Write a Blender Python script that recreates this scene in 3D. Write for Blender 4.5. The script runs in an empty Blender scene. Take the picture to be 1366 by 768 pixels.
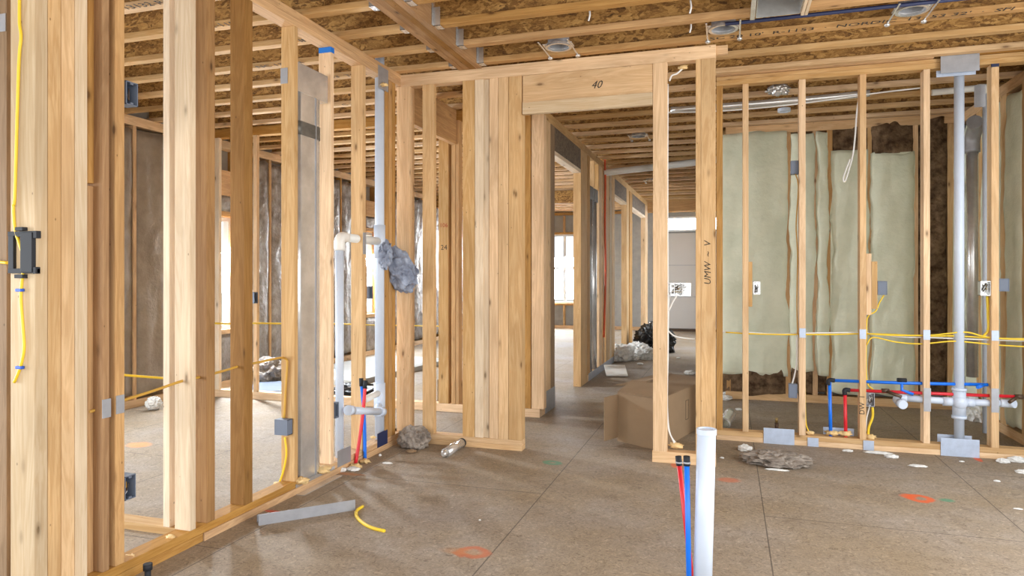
import bpy, bmesh, math, random
from mathutils import Vector, Matrix, noise
random.seed(7)
SC = bpy.context.scene
COL = SC.collection
# ------------------------------------------------------------------ camera model (1366x768)
F = 911.0; CX = 683.0; HY = 368.0
TH = math.atan(289/911.0); CS, SN = math.cos(TH), math.sin(TH)
CH = 1.26                       # camera height
ZT = 2.79                       # underside of the joists
XL = -2.38                      # room face of the left partition
YM = 4.70                       # room face of the middle partition
YR = 5.49                       # room face of the right partition
XH = -1.60                      # hall partition
YD = 5.86                       # cross partition behind
XE = -5.42                      # left exterior wall
YB = 16.0                       # back exterior wall
YW = 7.37                       # insulated wall behind right partition
XR = 2.09                       # right exterior wall

def ray(px):
    u = (px-CX)/F
    return u*CS-SN, u*SN+CS
def xY(px, Y): dx, dy = ray(px); return dx/dy*Y
def yX(px, X): dx, dy = ray(px); return dy/dx*X
def P_Y(px, py, Y):
    dx, dy = ray(px); t = Y/dy
    return Vector((dx*t, Y, CH-(py-HY)/F*t))
def P_X(px, py, X):
    dx, dy = ray(px); t = X/dx
    return Vector((X, dy*t, CH-(py-HY)/F*t))
def P_Z(px, py, z=0.0):
    dx, dy = ray(px); t = (CH-z)*F/(py-HY)
    return Vector((dx*t, dy*t, z))

# ------------------------------------------------------------------ materials
def new_mat(name):
    m = bpy.data.materials.new(name); m.use_nodes = True
    nt = m.node_tree; b = nt.nodes['Principled BSDF']
    return m, nt, b
def N(nt, kind, **kw):
    n = nt.nodes.new(kind)
    for k, v in kw.items():
        if k.startswith('i_'): n.inputs[k[2:].replace('_', ' ')].default_value = v
        else: setattr(n, k, v)
    return n
def ramp(nt, fac, stops):
    r = nt.nodes.new('ShaderNodeValToRGB'); e = r.color_ramp.elements
    e[0].position, e[0].color = stops[0][0], (*stops[0][1], 1)
    e[1].position, e[1].color = stops[-1][0], (*stops[-1][1], 1)
    for p, c in stops[1:-1]:
        x = e.new(p); x.color = (*c, 1)
    nt.links.new(fac, r.inputs['Fac']); return r
def mix(nt, fac, a, b, mode='MIX'):
    n = nt.nodes.new('ShaderNodeMix'); n.data_type = 'RGBA'; n.blend_type = mode
    L = nt.links
    if isinstance(fac, (int, float)): n.inputs[0].default_value = fac
    else: L.new(fac, n.inputs[0])
    for i, v in ((6, a), (7, b)):
        if isinstance(v, tuple): n.inputs[i].default_value = (*v, 1)
        else: L.new(v, n.inputs[i])
    return n.outputs[2]
def math_n(nt, op, a, b=None, clamp=False):
    n = nt.nodes.new('ShaderNodeMath'); n.operation = op; n.use_clamp = clamp
    for i, v in ((0, a), (1, b)):
        if v is None: continue
        if isinstance(v, (int, float)): n.inputs[i].default_value = v
        else: nt.links.new(v, n.inputs[i])
    return n.outputs[0]

def wood(axis, tone):
    m, nt, b = new_mat('wood_%s_%s' % ('xyz'[axis], tone)); L = nt.links
    tc = N(nt, 'ShaderNodeTexCoord'); oi = N(nt, 'ShaderNodeObjectInfo')
    off = N(nt, 'ShaderNodeCombineXYZ')
    r1 = math_n(nt, 'MULTIPLY', oi.outputs['Random'], 37.0); r2 = math_n(nt, 'MULTIPLY', oi.outputs['Random'], 91.0)
    L.new(r1, off.inputs[0]); L.new(r2, off.inputs[1]); L.new(r1, off.inputs[2])
    add = N(nt, 'ShaderNodeVectorMath', operation='ADD'); L.new(tc.outputs['Object'], add.inputs[0]); L.new(off.outputs[0], add.inputs[1])
    def mapped(along, across):
        mp = N(nt, 'ShaderNodeMapping'); s = [across]*3; s[axis] = along
        mp.inputs['Scale'].default_value = s; L.new(add.outputs[0], mp.inputs[0]); return mp.outputs[0]
    n1 = N(nt, 'ShaderNodeTexNoise', i_Scale=1.0, i_Detail=5.0, i_Roughness=.6, i_Distortion=.9); L.new(mapped(.9, 11), n1.inputs['Vector'])
    n2 = N(nt, 'ShaderNodeTexNoise', i_Scale=1.0, i_Detail=3.0, i_Roughness=.6); L.new(mapped(5, 120), n2.inputs['Vector'])
    n3 = N(nt, 'ShaderNodeTexNoise', i_Scale=1.0, i_Detail=2.0); L.new(mapped(1.6, 3), n3.inputs['Vector'])
    # growth rings: sine of warped noise
    ring = math_n(nt, 'SINE', math_n(nt, 'MULTIPLY', n1.outputs['Fac'], 42.0))
    ring = math_n(nt, 'MULTIPLY_ADD', ring, .5, ); ring.node.inputs[2].default_value = .5
    if tone == 'pale': A, B_, D = (.80, .545, .285), (.66, .405, .18), (.42, .21, .07)
    elif tone == 'gold': A, B_, D = (.66, .385, .14), (.50, .265, .085), (.27, .12, .035)
    elif tone == 'amber': A, B_, D = (.44, .245, .095), (.34, .175, .06), (.17, .075, .025)
    elif tone == 'brown': A, B_, D = (.34, .22, .12), (.26, .16, .08), (.14, .08, .04)
    else: A, B_, D = (.82, .67, .48), (.72, .55, .36), (.50, .33, .18)
    c = mix(nt, math_n(nt, 'MULTIPLY', ring, .75), A, B_)
    s = ramp(nt, n2.outputs['Fac'], [(.35, (0, 0, 0)), (.75, (1, 1, 1))])
    c = mix(nt, math_n(nt, 'MULTIPLY', s.outputs[0], .30), c, D)
    # knots
    v = N(nt, 'ShaderNodeTexVoronoi', i_Scale=1.0); L.new(mapped(3.4, 9.0), v.inputs['Vector'])
    k = ramp(nt, v.outputs['Distance'], [(.045, (1, 1, 1)), (.075, (.5, .5, .5)), (.13, (.12, .12, .12)), (.22, (0, 0, 0))])
    v2 = N(nt, 'ShaderNodeTexVoronoi', i_Scale=1.0); L.new(mapped(9.0, 15.0), v2.inputs['Vector'])
    k2 = ramp(nt, v2.outputs['Distance'], [(.035, (1, 1, 1)), (.06, (0, 0, 0))])
    c = mix(nt, math_n(nt, 'MULTIPLY', k.outputs[0], .85), c, tuple(x*.45 for x in D))
    c = mix(nt, math_n(nt, 'MULTIPLY', k2.outputs[0], .6), c, tuple(x*.35 for x in D))
    # halo blotches + per-board value
    bl = ramp(nt, n3.outputs['Fac'], [(.35, (.86, .84, .80)), (.65, (1.08, 1.06, 1.02))])
    c = mix(nt, 1.0, c, bl.outputs[0], 'MULTIPLY')
    hv = N(nt, 'ShaderNodeHueSaturation'); L.new(c, hv.inputs['Color'])
    vv = math_n(nt, 'MULTIPLY_ADD', oi.outputs['Random'], .32); vv.node.inputs[2].default_value = .74
    sv = math_n(nt, 'MULTIPLY_ADD', oi.outputs['Random'], -.30); sv.node.inputs[2].default_value = 1.09
    L.new(vv, hv.inputs['Value']); L.new(sv, hv.inputs['Saturation'])
    L.new(hv.outputs[0], b.inputs['Base Color']); b.inputs['Roughness'].default_value = .72
    b.inputs['Specular IOR Level'].default_value = .25
    bp = N(nt, 'ShaderNodeBump', i_Strength=.15, i_Distance=.002); L.new(n2.outputs['Fac'], bp.inputs['Height']); L.new(bp.outputs[0], b.inputs['Normal'])
    return m
WOOD = {(a, t): wood(a, t) for a in range(3) for t in ('pale', 'gold', 'white', 'brown', 'amber')}

def osb(name, cols, scale=1.0, stretch=(1, 1, 1)):
    m, nt, b = new_mat(name); L = nt.links
    tc = N(nt, 'ShaderNodeTexCoord'); oi = N(nt, 'ShaderNodeObjectInfo')
    off = N(nt, 'ShaderNodeVectorMath', operation='ADD'); L.new(tc.outputs['Object'], off.inputs[0])
    L.new(math_n(nt, 'MULTIPLY', oi.outputs['Random'], 50.0), off.inputs[1])
    mp = N(nt, 'ShaderNodeMapping'); mp.inputs['Scale'].default_value = stretch; L.new(off.outputs[0], mp.inputs[0])
    dn = N(nt, 'ShaderNodeTexNoise', i_Scale=9.0*scale, i_Detail=3.0); L.new(mp.outputs[0], dn.inputs['Vector'])
    mv = N(nt, 'ShaderNodeVectorMath', operation='MULTIPLY_ADD'); L.new(dn.outputs['Color'], mv.inputs[0]); mv.inputs[1].default_value = (.12, .12, .12); L.new(mp.outputs[0], mv.inputs[2])
    v = N(nt, 'ShaderNodeTexVoronoi', i_Scale=26.0*scale); L.new(mv.outputs[0], v.inputs['Vector'])
    n = N(nt, 'ShaderNodeTexNoise', i_Scale=30.0*scale, i_Detail=6.0, i_Roughness=.7, i_Distortion=1.5); L.new(mp.outputs[0], n.inputs['Vector'])
    f = math_n(nt, 'MULTIPLY_ADD', v.outputs['Color'], .45); L.new(math_n(nt, 'MULTIPLY', n.outputs['Fac'], .6), f.node.inputs[2])
    r = ramp(nt, f, [(.22, cols[0]), (.42, cols[1]), (.6, cols[2]), (.8, cols[3])])
    L.new(r.outputs[0], b.inputs['Base Color']); b.inputs['Roughness'].default_value = .8
    bp = N(nt, 'ShaderNodeBump', i_Strength=.3, i_Distance=.003); L.new(f, bp.inputs['Height']); L.new(bp.outputs[0], b.inputs['Normal'])
    return m
OSB = osb('osb_web', [(.035, .014, .004), (.24, .115, .028), (.46, .25, .07), (.64, .39, .13)], 2.0, (.5, 1, 1))
OSBD = osb('osb_deck', [(.12, .06, .02), (.28, .17, .07), (.42, .27, .12), (.5, .36, .18)], .5)
OSBH = osb('osb_header', [(.06, .04, .025), (.12, .085, .055), (.18, .13, .085), (.24, .18, .12)], 1.6)

def simple(name, col, rough=.5, metal=0.0, vary=.0, scale=8.0, bump=0.0, bscale=40.0, col2=None, spec=.5, trans=0.0):
    m, nt, b = new_mat(name); L = nt.links
    b.inputs['Roughness'].default_value = rough; b.inputs['Metallic'].default_value = metal
    b.inputs['Specular IOR Level'].default_value = spec
    tc = N(nt, 'ShaderNodeTexCoord')
    n = N(nt, 'ShaderNodeTexNoise', i_Scale=scale, i_Detail=5.0, i_Roughness=.6); L.new(tc.outputs['Object'], n.inputs['Vector'])
    c2 = col2 if col2 else tuple(x*(1-vary) for x in col)
    r = ramp(nt, n.outputs['Fac'], [(.35, c2), (.65, col)]); L.new(r.outputs[0], b.inputs['Base Color'])
    if bump:
        n2 = N(nt, 'ShaderNodeTexNoise', i_Scale=bscale, i_Detail=4.0, i_Roughness=.65); L.new(tc.outputs['Object'], n2.inputs['Vector'])
        bp = N(nt, 'ShaderNodeBump', i_Strength=bump, i_Distance=.02); L.new(n2.outputs['Fac'], bp.inputs['Height']); L.new(bp.outputs[0], b.inputs['Normal'])
    return m
PVC = simple('pvc', (.60, .68, .80), .35, vary=.04)
PVCW = simple('pvc_warm', (.80, .80, .76), .4, vary=.05)
GALV = simple('galvanised', (.78, .78, .77), .26, .7, vary=.25, scale=7, bump=.08, bscale=12)
GALVD = simple('galvanised_dull', (.42, .43, .46), .5, .55, vary=.15, scale=14)
PLATE = simple('nail_plate_steel', (.50, .58, .72), .5, .35, vary=.15, scale=20)
TAPE = simple('foil_tape_dark', (.16, .15, .13), .5, .3, vary=.3, scale=30)
BOXG = simple('box_grey', (.15, .18, .24), .55, 0, vary=.1)
BLACK = simple('black_plastic', (.012, .014, .02), .7, vary=.2)
YEL = simple('yellow_jacket', (.88, .62, .03), .45, vary=.1)
YELG = simple('yellow_jacket_dim', (.60, .34, .05), .5, vary=.1)
WHT = simple('white_jacket', (.80, .80, .78), .5, vary=.05)
ORC = simple('orange_jacket', (.70, .10, .02), .5, vary=.1)
REDP = simple('red_pex', (.68, .018, .03), .35, vary=.1)
BLUP = simple('blue_pex', (.004, .17, .80), .35, vary=.1)
BRASS = simple('brass', (.5, .36, .15), .35, .8, vary=.2)
COPP = simple('brown_fitting', (.10, .06, .035), .4, .3, vary=.2)
STAPLE = simple('blue_staple', (.02, .10, .55), .5)
INK = simple('ink', (.03, .025, .02), .8)
INKR = simple('red_ink', (.35, .05, .02), .8)
BLUINK = simple('blue_spray', (.01, .17, .62), .7)
FOAM = simple('spray_foam', (.85, .60, .28), .7, vary=.2, scale=30, bump=.4, bscale=60)
BATT = simple('batt_green', (.78, .79, .63), .9, col2=(.63, .66, .51), scale=3.0, bump=.55, bscale=9.0, spec=.1)
FIBER = simple('brown_fiber', (.22, .145, .085), .95, col2=(.055, .032, .018), scale=11.0, bump=1.0, bscale=25.0, spec=.05)
KRAFT = simple('kraft_face', (.30, .24, .18), .55, col2=(.22, .17, .12), scale=5.0, bump=.7, bscale=7.0, spec=.4)
FOIL = simple('crinkled_film', (.36, .33, .30), .3, .15, col2=(.17, .13, .10), scale=7.0, bump=1.0, bscale=10.0)
CARD = simple('cardboard', (.33, .225, .13), .8, vary=.12, scale=4)
SCRAP = simple('white_scrap', (.80, .80, .77), .8, vary=.15, scale=30, bump=.3)
BAGB = simple('grey_blue_bag', (.36, .42, .54), .3, col2=(.13, .15, .21), scale=9, bump=.6, bscale=30)
CLOTHG = simple('grey_crumple', (.36, .31, .26), .75, col2=(.18, .15, .125), scale=14, bump=.7, bscale=30)
TRASH = simple('black_bag', (.02, .018, .016), .3, col2=(.008, .008, .008), bump=.6, bscale=12)
DOORM = simple('door_paint', (.62, .60, .57), .6, vary=.03, scale=2)
VINYL = simple('window_vinyl', (.78, .80, .82), .4, vary=.03)
PAPER = simple('paper', (.82, .80, .74), .7, vary=.05)
NAVY = simple('navy_plastic', (.02, .03, .09), .5, vary=.1)
SHEATH = simple('sheathing_grey', (.40, .40, .38), .8, vary=.15)
EARTH = simple('outside_ground', (.50, .46, .38), .9, vary=.2, scale=1.0)
def glass():
    m, nt, b = new_mat('window_glass')
    b.inputs['Base Color'].default_value = (1, 1, 1, 1); b.inputs['Roughness'].default_value = 0
    b.inputs['Transmission Weight'].default_value = 1; b.inputs['IOR'].default_value = 1.0
    b.inputs['Specular IOR Level'].default_value = .3
    return m
GLASS = glass()

def floor_mat():
    m, nt, b = new_mat('subfloor'); L = nt.links
    geo = N(nt, 'ShaderNodeNewGeometry'); pos = geo.outputs['Position']
    n1 = N(nt, 'ShaderNodeTexNoise', i_Scale=1.1, i_Detail=6.0, i_Roughness=.6); L.new(pos, n1.inputs['Vector'])
    n2 = N(nt, 'ShaderNodeTexNoise', i_Scale=34.0, i_Detail=5.0, i_Roughness=.75, i_Distortion=2.0); L.new(pos, n2.inputs['Vector'])
    n3 = N(nt, 'ShaderNodeTexNoise', i_Scale=6.0, i_Detail=6.0, i_Roughness=.7, i_Distortion=.8); L.new(pos, n3.inputs['Vector'])
    base = ramp(nt, n1.outputs['Fac'], [(.3, (.275, .205, .125)), (.5, (.30, .24, .175)), (.7, (.33, .285, .245))])
    ch = ramp(nt, n2.outputs['Fac'], [(.34, (.55, .52, .49)), (.45, (.90, .90, .90)), (.58, (1.08, 1.08, 1.08)), (.68, (1.6, 1.6, 1.6))])
    c = mix(nt, 1.0, base.outputs[0], ch.outputs[0], 'MULTIPLY')
    st = ramp(nt, n3.outputs['Fac'], [(.28, (.62, .58, .54)), (.44, (1, 1, 1)), (.64, (1.08, 1.08, 1.08))]); c = mix(nt, .6, c, st.outputs[0], 'MULTIPLY')
    # dark nicks
    mp = N(nt, 'ShaderNodeMapping'); mp.inputs['Scale'].default_value = (6, 14, 1); mp.inputs['Rotation'].default_value = (0, 0, .3); L.new(pos, mp.inputs[0])
    v = N(nt, 'ShaderNodeTexVoronoi', i_Scale=1.0); L.new(mp.outputs[0], v.inputs['Vector'])
    k = ramp(nt, v.outputs['Distance'], [(.04, (1, 1, 1)), (.09, (0, 0, 0))]); c = mix(nt, math_n(nt, 'MULTIPLY', k.outputs[0], .55), c, (.08, .06, .05))
    # sheet seams
    sw = N(nt, 'ShaderNodeSeparateXYZ'); L.new(pos, sw.inputs[0])
    cb = N(nt, 'ShaderNodeCombineXYZ'); L.new(math_n(nt, 'ADD', sw.outputs[1], -3.82+2.44*8), cb.inputs[0]); L.new(math_n(nt, 'ADD', sw.outputs[0], 1.026+1.205*10), cb.inputs[1])
    br = N(nt, 'ShaderNodeTexBrick', offset=.5, i_Scale=1.0); L.new(cb.outputs[0], br.inputs['Vector'])
    br.inputs['Brick Width'].default_value = 2.44; br.inputs['Row Height'].default_value = 1.205; br.inputs['Mortar Size'].default_value = .0035; br.inputs['Mortar Smooth'].default_value = .3
    c = mix(nt, math_n(nt, 'MULTIPLY', br.outputs['Fac'], .75), c, (.07, .055, .045))
    # spray-paint rings and dabs
    def paint(c, px, py, rx, ry, col, inner, strength):
        p = P_Z(px, py); x = math_n(nt, 'DIVIDE', math_n(nt, 'SUBTRACT', sw.outputs[0], p.x), rx); y = math_n(nt, 'DIVIDE', math_n(nt, 'SUBTRACT', sw.outputs[1], p.y), ry)
        d = math_n(nt, 'SQRT', math_n(nt, 'ADD', math_n(nt, 'MULTIPLY', x, x), math_n(nt, 'MULTIPLY', y, y)))
        d = math_n(nt, 'ADD', d, math_n(nt, 'MULTIPLY', math_n(nt, 'SUBTRACT', n3.outputs['Fac'], .5), 1.0))
        if inner: st = [(0, (0, 0, 0)), (inner-.15, (0, 0, 0)), (inner+.1, (1, 1, 1)), (.8, (1, 1, 1)), (1.0, (0, 0, 0))]
        else: st = [(0, (1, 1, 1)), (.6, (1, 1, 1)), (1.0, (0, 0, 0))]
        r = ramp(nt, d, st)
        return mix(nt, math_n(nt, 'MULTIPLY', r.outputs[0], strength), c, col)
    OR = (.50, .14, .06); GR = (.09, .27, .16)
    c = paint(c, 630, 736, .095, .075, OR, .5, .8)
    c = paint(c, 616, 735, .12, .05, (.55, .25, .08), 0, .3)
    c = paint(c, 1228, 665, .085, .08, (.72, .12, .03), .4, .85)
    c = paint(c, 1212, 662, .05, .05, (.72, .12, .03), 0, .7)
    c = paint(c, 1263, 667, .05, .04, GR, 0, .8)
    c = paint(c, 737, 617, .075, .055, GR, .35, .8)
    c = paint(c, 972, 640, .085, .06, (.55, .14, .06), 0, .6)
    c = paint(c, 901, 620, .035, .09, (.7, .12, .03), 0, .6)
    c = paint(c, 1304, 612, .025, .08, (.75, .10, .03), 0, .85)
    c = paint(c, 1000, 598, .02, .06, (.8, .12, .03), 0, .8)
    c = paint(c, 366, 682, .08, .02, (.6, .06, .04), 0, .7)
    c = paint(c, 468, 632, .12, .03, (.55, .20, .06), 0, .5)
    c = paint(c, 186, 593, .12, .09, (.80, .30, .08), 0, .6)
    L.new(c, b.inputs['Base Color']); b.inputs['Roughness'].default_value = .72; b.inputs['Specular IOR Level'].default_value = .35
    bp = N(nt, 'ShaderNodeBump', i_Strength=.2, i_Distance=.003); L.new(n2.outputs['Fac'], bp.inputs['Height']); L.new(bp.outputs[0], b.inputs['Normal'])
    return m
FLOOR = floor_mat()

# ------------------------------------------------------------------ mesh helpers (world coordinates)
ORD = ['', 'first', 'second', 'third', 'fourth', 'fifth', 'sixth', 'seventh', 'eighth', 'ninth', 'tenth', 'eleventh', 'twelfth', 'thirteenth', 'fourteenth',
       'fifteenth', 'sixteenth', 'seventeenth', 'eighteenth', 'nineteenth', 'twentieth'] + ['twenty-'+x for x in ('first', 'second', 'third', 'fourth', 'fifth', 'sixth', 'seventh', 'eighth', 'ninth')] + ['thirtieth'] + ['thirty-'+x for x in ('first', 'second', 'third', 'fourth', 'fifth', 'sixth', 'seventh', 'eighth', 'ninth')]
class MB:
    def __init__(s): s.bm = bmesh.new()
    def box(s, x0, x1, y0, y1, z0, z1, bev=.0):
        t = bmesh.new(); r = bmesh.ops.create_cube(t, size=1)
        for v in t.verts: v.co = Vector(((x0+x1)/2+v.co.x*(x1-x0), (y0+y1)/2+v.co.y*(y1-y0), (z0+z1)/2+v.co.z*(z1-z0)))
        if bev:
            bev = min(bev, .3*min(abs(x1-x0), abs(y1-y0), abs(z1-z0)))
            bmesh.ops.bevel(t, geom=t.edges[:], offset=bev, segments=2, affect='EDGES', profile=.6)
        s._merge(t); return s
    def _merge(s, t, M=None):
        bmesh.ops.recalc_face_normals(t, faces=t.faces[:])
        if M is not None: t.transform(M)
        me = bpy.data.meshes.new('tmp'); t.to_mesh(me); t.free(); s.bm.from_mesh(me); bpy.data.meshes.remove(me)
    def obox(s, c, size, rot, bev=0):
        t = MB(); a, b, h = [x/2 for x in size]; t.box(-a, a, -b, b, -h, h, bev)
        t.bm.transform(Matrix.Translation(c) @ rot.to_4x4())
        me = bpy.data.meshes.new('tmp'); t.bm.to_mesh(me); t.bm.free(); s.bm.from_mesh(me); bpy.data.meshes.remove(me); return s
    def tube(s, pts, r, seg=12, smooth=6, caps=True, hollow=False):
        pts = [Vector(p) for p in pts]
        if smooth and len(pts) > 2:
            q = [pts[0]*2-pts[1]]+pts+[pts[-1]*2-pts[-2]]; o = []
            for i in range(1, len(q)-2):
                for k in range(smooth):
                    t = k/smooth; a, b, c, d = q[i-1], q[i], q[i+1], q[i+2]
                    o.append(.5*((2*b)+(c-a)*t+(2*a-5*b+4*c-d)*t*t+(3*b-a-3*c+d)*t**3))
            o.append(pts[-1]); pts = o
        t = bmesh.new(); rings = []; up = None
        for i, p in enumerate(pts):
            d = (pts[min(i+1, len(pts)-1)]-pts[max(i-1, 0)]).normalized()
            if up is None:
                up = d.orthogonal().normalized()
            up = (up-d*up.dot(d)).normalized(); w = d.cross(up)
            rr = r[i] if isinstance(r, (list, tuple)) else r
            rings.append([t.verts.new(p+(up*math.cos(a)+w*math.sin(a))*rr) for a in [2*math.pi*k/seg for k in range(seg)]])
        for a, b in zip(rings, rings[1:]):
            for k in range(seg):
                f = t.faces.new((a[k], a[(k+1) % seg], b[(k+1) % seg], b[k])); f.smooth = True
        if caps: t.faces.new(rings[0]); t.faces.new(rings[-1][::-1])
        s._merge(t); return s
    def ring(s, c, r0, r1, h, axis='z', seg=32):
        t = bmesh.new(); prof = [(r0, -h/2), (r1, -h/2), (r1, h/2), (r0, h/2)]; rs = []
        for k in range(seg):
            a = 2*math.pi*k/seg; rs.append([t.verts.new((math.cos(a)*r, math.sin(a)*r, z)) for r, z in prof])
        for k in range(seg):
            A, Bq = rs[k], rs[(k+1) % seg]
            for j in range(4):
                t.faces.new((A[j], Bq[j], Bq[(j+1) % 4], A[(j+1) % 4]))
        M = Matrix.Translation(c)
        if axis == 'x': M = M @ Matrix.Rotation(math.pi/2, 4, 'Y')
        if axis == 'y': M = M @ Matrix.Rotation(math.pi/2, 4, 'X')
        s._merge(t, M); return s
    def blob(s, c, rad, seed=0, amp=.35, freq=3.0, sub=3, flat=None, smooth=True):
        t = bmesh.new(); bmesh.ops.create_icosphere(t, subdivisions=sub, radius=1)
        for v in t.verts:
            n = noise.noise(v.co*freq+Vector((seed*7.1, seed*3.3, seed))) + .5*noise.noise(v.co*freq*2.3+Vector((seed, 5, 9)))
            v.co = v.co*(1+amp*n); v.co = Vector((v.co.x*rad[0], v.co.y*rad[1], v.co.z*rad[2]))+Vector(c)
            if flat is not None and v.co.z < flat: v.co.z = flat
        for f in t.faces: f.smooth = smooth
        s._merge(t); return s
    def build(s, name, mat, parent=None, origin=None):
        vs = [v.co for v in s.bm.verts]
        if origin is None:
            mn = [min(v[i] for v in vs) for i in range(3)]; mx = [max(v[i] for v in vs) for i in range(3)]
            origin = Vector(((mn[0]+mx[0])/2, (mn[1]+mx[1])/2, mn[2]))
        origin = Vector(origin); s.bm.transform(Matrix.Translation(-origin))
        me = bpy.data.meshes.new(name); s.bm.to_mesh(me); s.bm.free(); me.materials.append(mat)
        o = bpy.data.objects.new(name, me); COL.objects.link(o)
        if parent is not None:
            o.parent = parent; o.location = origin-wloc(parent)
        else: o.location = origin
        return o
def wloc(o):
    l = Vector(o.location)
    while o.parent: o = o.parent; l += Vector(o.location)
    return l
def tag(o, label=None, cat=None, group=None, kind=None):
    if label: o['label'] = label
    if cat: o['category'] = cat
    if group: o['group'] = group
    if kind: o['kind'] = kind
    return o
def empty(name, loc, label, cat, group=None):
    o = bpy.data.objects.new(name, None); o.location = loc; o.empty_display_size = .05; COL.objects.link(o)
    return tag(o, label, cat, group)
def lumber(name, x0, x1, y0, y1, z0, z1, tone='pale', parent=None, label=None, cat=None, group=None, bev=.0025, kind=None, axis=None):
    x0, x1 = sorted((x0, x1)); y0, y1 = sorted((y0, y1)); d = (x1-x0, y1-y0, z1-z0); ax = d.index(max(d)) if axis is None else axis
    o = MB().box(x0, x1, y0, y1, z0, z1, bev).build(name, WOOD[(ax, tone)], parent)
    return tag(o, label, cat, group, kind)
def bx(name, x0, x1, y0, y1, z0, z1, mat, parent=None, bev=.001, **kw):
    x0, x1 = sorted((x0, x1)); y0, y1 = sorted((y0, y1))
    return tag(MB().box(x0, x1, y0, y1, z0, z1, bev).build(name, mat, parent), **kw)
def text(body, size, loc, rot, parent, mat=INK, name='printed_marking', shear=0, sx=1.0):
    cu = bpy.data.curves.new('t', 'FONT'); cu.body = body; cu.size = size; cu.extrude = .0004; cu.shear = shear; cu.resolution_u = 2
    to = bpy.data.objects.new('t', cu); COL.objects.link(to); bpy.context.view_layer.update()
    me = bpy.data.meshes.new_from_object(to.evaluated_get(bpy.context.evaluated_depsgraph_get()))
    bpy.data.objects.remove(to); bpy.data.curves.remove(cu)
    me.transform(Matrix.Diagonal((sx, 1, 1, 1))); me.transform(rot.to_4x4()); me.materials.append(mat)
    o = bpy.data.objects.new(name, me); COL.objects.link(o); o.parent = parent; o.location = Vector(loc)-wloc(parent)
    return o
R_FRONT = Matrix.Rotation(math.pi/2, 3, 'X')                       # reads on a face turned to -Y
R_BELOW = Matrix.Rotation(math.pi, 3, 'X')                         # reads on an underside
R_UPF = Matrix.Rotation(math.pi/2, 3, 'X') @ Matrix.Rotation(math.pi/2, 3, 'Z')   # runs upward on a -Y face
PZ0 = .076                                                          # top of the doubled bottom plates
PT = 2.70                                                           # underside of the top plates

# ================================================================== SETTING
o = MB().box(XE-.2, XR+.2, -1.2, YB+.2, -.25, 0).build('floor', FLOOR); tag(o, kind='structure')
o = MB().box(XE-.2, XR+.2, -1.2, YB+.2, ZT+.302, ZT+.33).build('ceiling', OSBD); tag(o, 'wood sheet deck above the joists', kind='structure')
o = MB().box(-60, 60, -60, 80, -1.0, -.9).build('ground', EARTH); tag(o, kind='structure')

# exterior walls built from sheathing pieces around their openings
def ext_wall(name, axis, pos, a0, a1, holes, out, mat=SHEATH):
    """axis 'x': plane X=pos running along Y, holes (a,b,z0,z1); out = thickness sign"""
    m = MB(); cuts = sorted(holes); cur = a0
    def seg(a, b, z0, z1):
        if b-a < 1e-4: return
        if axis == 'x': m.box(min(pos, pos+out*.05), max(pos, pos+out*.05), a, b, z0, z1)
        else: m.box(a, b, min(pos, pos+out*.05), max(pos, pos+out*.05), z0, z1)
    for a, b, z0, z1 in cuts:
        seg(cur, a, 0, ZT+.3); seg(a, b, 0, z0); seg(a, b, z1, ZT+.3); cur = b
    seg(cur, a1, 0, ZT+.3)
    return tag(m.build(name, mat), kind='structure')
XEo = XE-.14
def yE(px): return yX(px, XE)
win_left = [(yE(-14), yE(10.5), .66, 1.93), (yE(292), yE(316), .66, 1.93), (yE(489), yE(503), .66, 1.96)]
ext_wall('wall_left', 'x', XEo, -1.0, YB+.14, [(-.95, 2.2, .0, 2.3)]+win_left, -1)
YBo = YB+.14
wb1 = (xY(690, YB), xY(778, YB), .60, 2.26); wb2 = (xY(597, YB), xY(619, YB), .60, 2.26); wb3 = (-1.50, -.12, 2.28, 2.62)
ext_wall('wall_back', 'y', YBo, XEo-.05, XR+.2, [wb2, wb1, wb3], 1)
ext_wall('wall_hall_side', 'x', -.03, YW+.14, YB+.14, [(11.2, 14.6, .3, 2.3)], 1)  # the opening is out of view, put in to let light into the hall
ext_wall('wall_behind_insulation', 'y', YW+.14, -.03, XR+.16, [], 1)
ext_wall('wall_right', 'x', XR+.14, YR-.1, YW+.2, [], 1)

def window(n, axis, pos, a0, a1, z0, z1, vm, hm):
    e = bpy.data.objects.new('window_%d' % n, None); COL.objects.link(e)
    mid = (a0+a1)/2
    e.location = (pos, mid, z0) if axis == 'x' else (mid, pos, z0)
    tag(e, kind='structure')
    def b(name, a, b_, c, d, mat, w=.05):
        if axis == 'x': return MB().box(pos-w/2, pos+w/2, a, b_, c, d, .002).build(name, mat, e)
        return MB().box(a, b_, pos-w/2, pos+w/2, c, d, .002).build(name, mat, e)
    t = .045
    m = MB()
    for (a, b_, c, d) in ((a0, a0+t, z0, z1), (a1-t, a1, z0, z1), (a0+t, a1-t, z0, z0+t), (a0+t, a1-t, z1-t, z1)):
        if axis == 'x': m.box(pos-.04, pos+.04, a, b_, c, d, .002)
        else: m.box(a, b_, pos-.04, pos+.04, c, d, .002)
    m.build('window_frame', VINYL, e)
    for k in vm: b('mullion', k-.035, k+.035, z0+t, z1-t, VINYL, .04)
    for k in hm: b('meeting_rail', a0+t, a1-t, k-.03, k+.03, VINYL, .05)
    b('pane', a0+t, a1-t, z0+t, z1-t, GLASS, .006)
for i, (a, b_, c, d) in enumerate(win_left): window(i+1, 'x', XEo+.02, a, b_, c, d, [], [1.28])
xm = xY(752, YB); window(4, 'y', YBo-.02, wb1[0], wb1[1], wb1[2], wb1[3], [xm, xm-.75], [1.45])
window(5, 'y', YBo-.02, wb2[0], wb2[1], wb2[2], wb2[3], [], [1.45])
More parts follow.
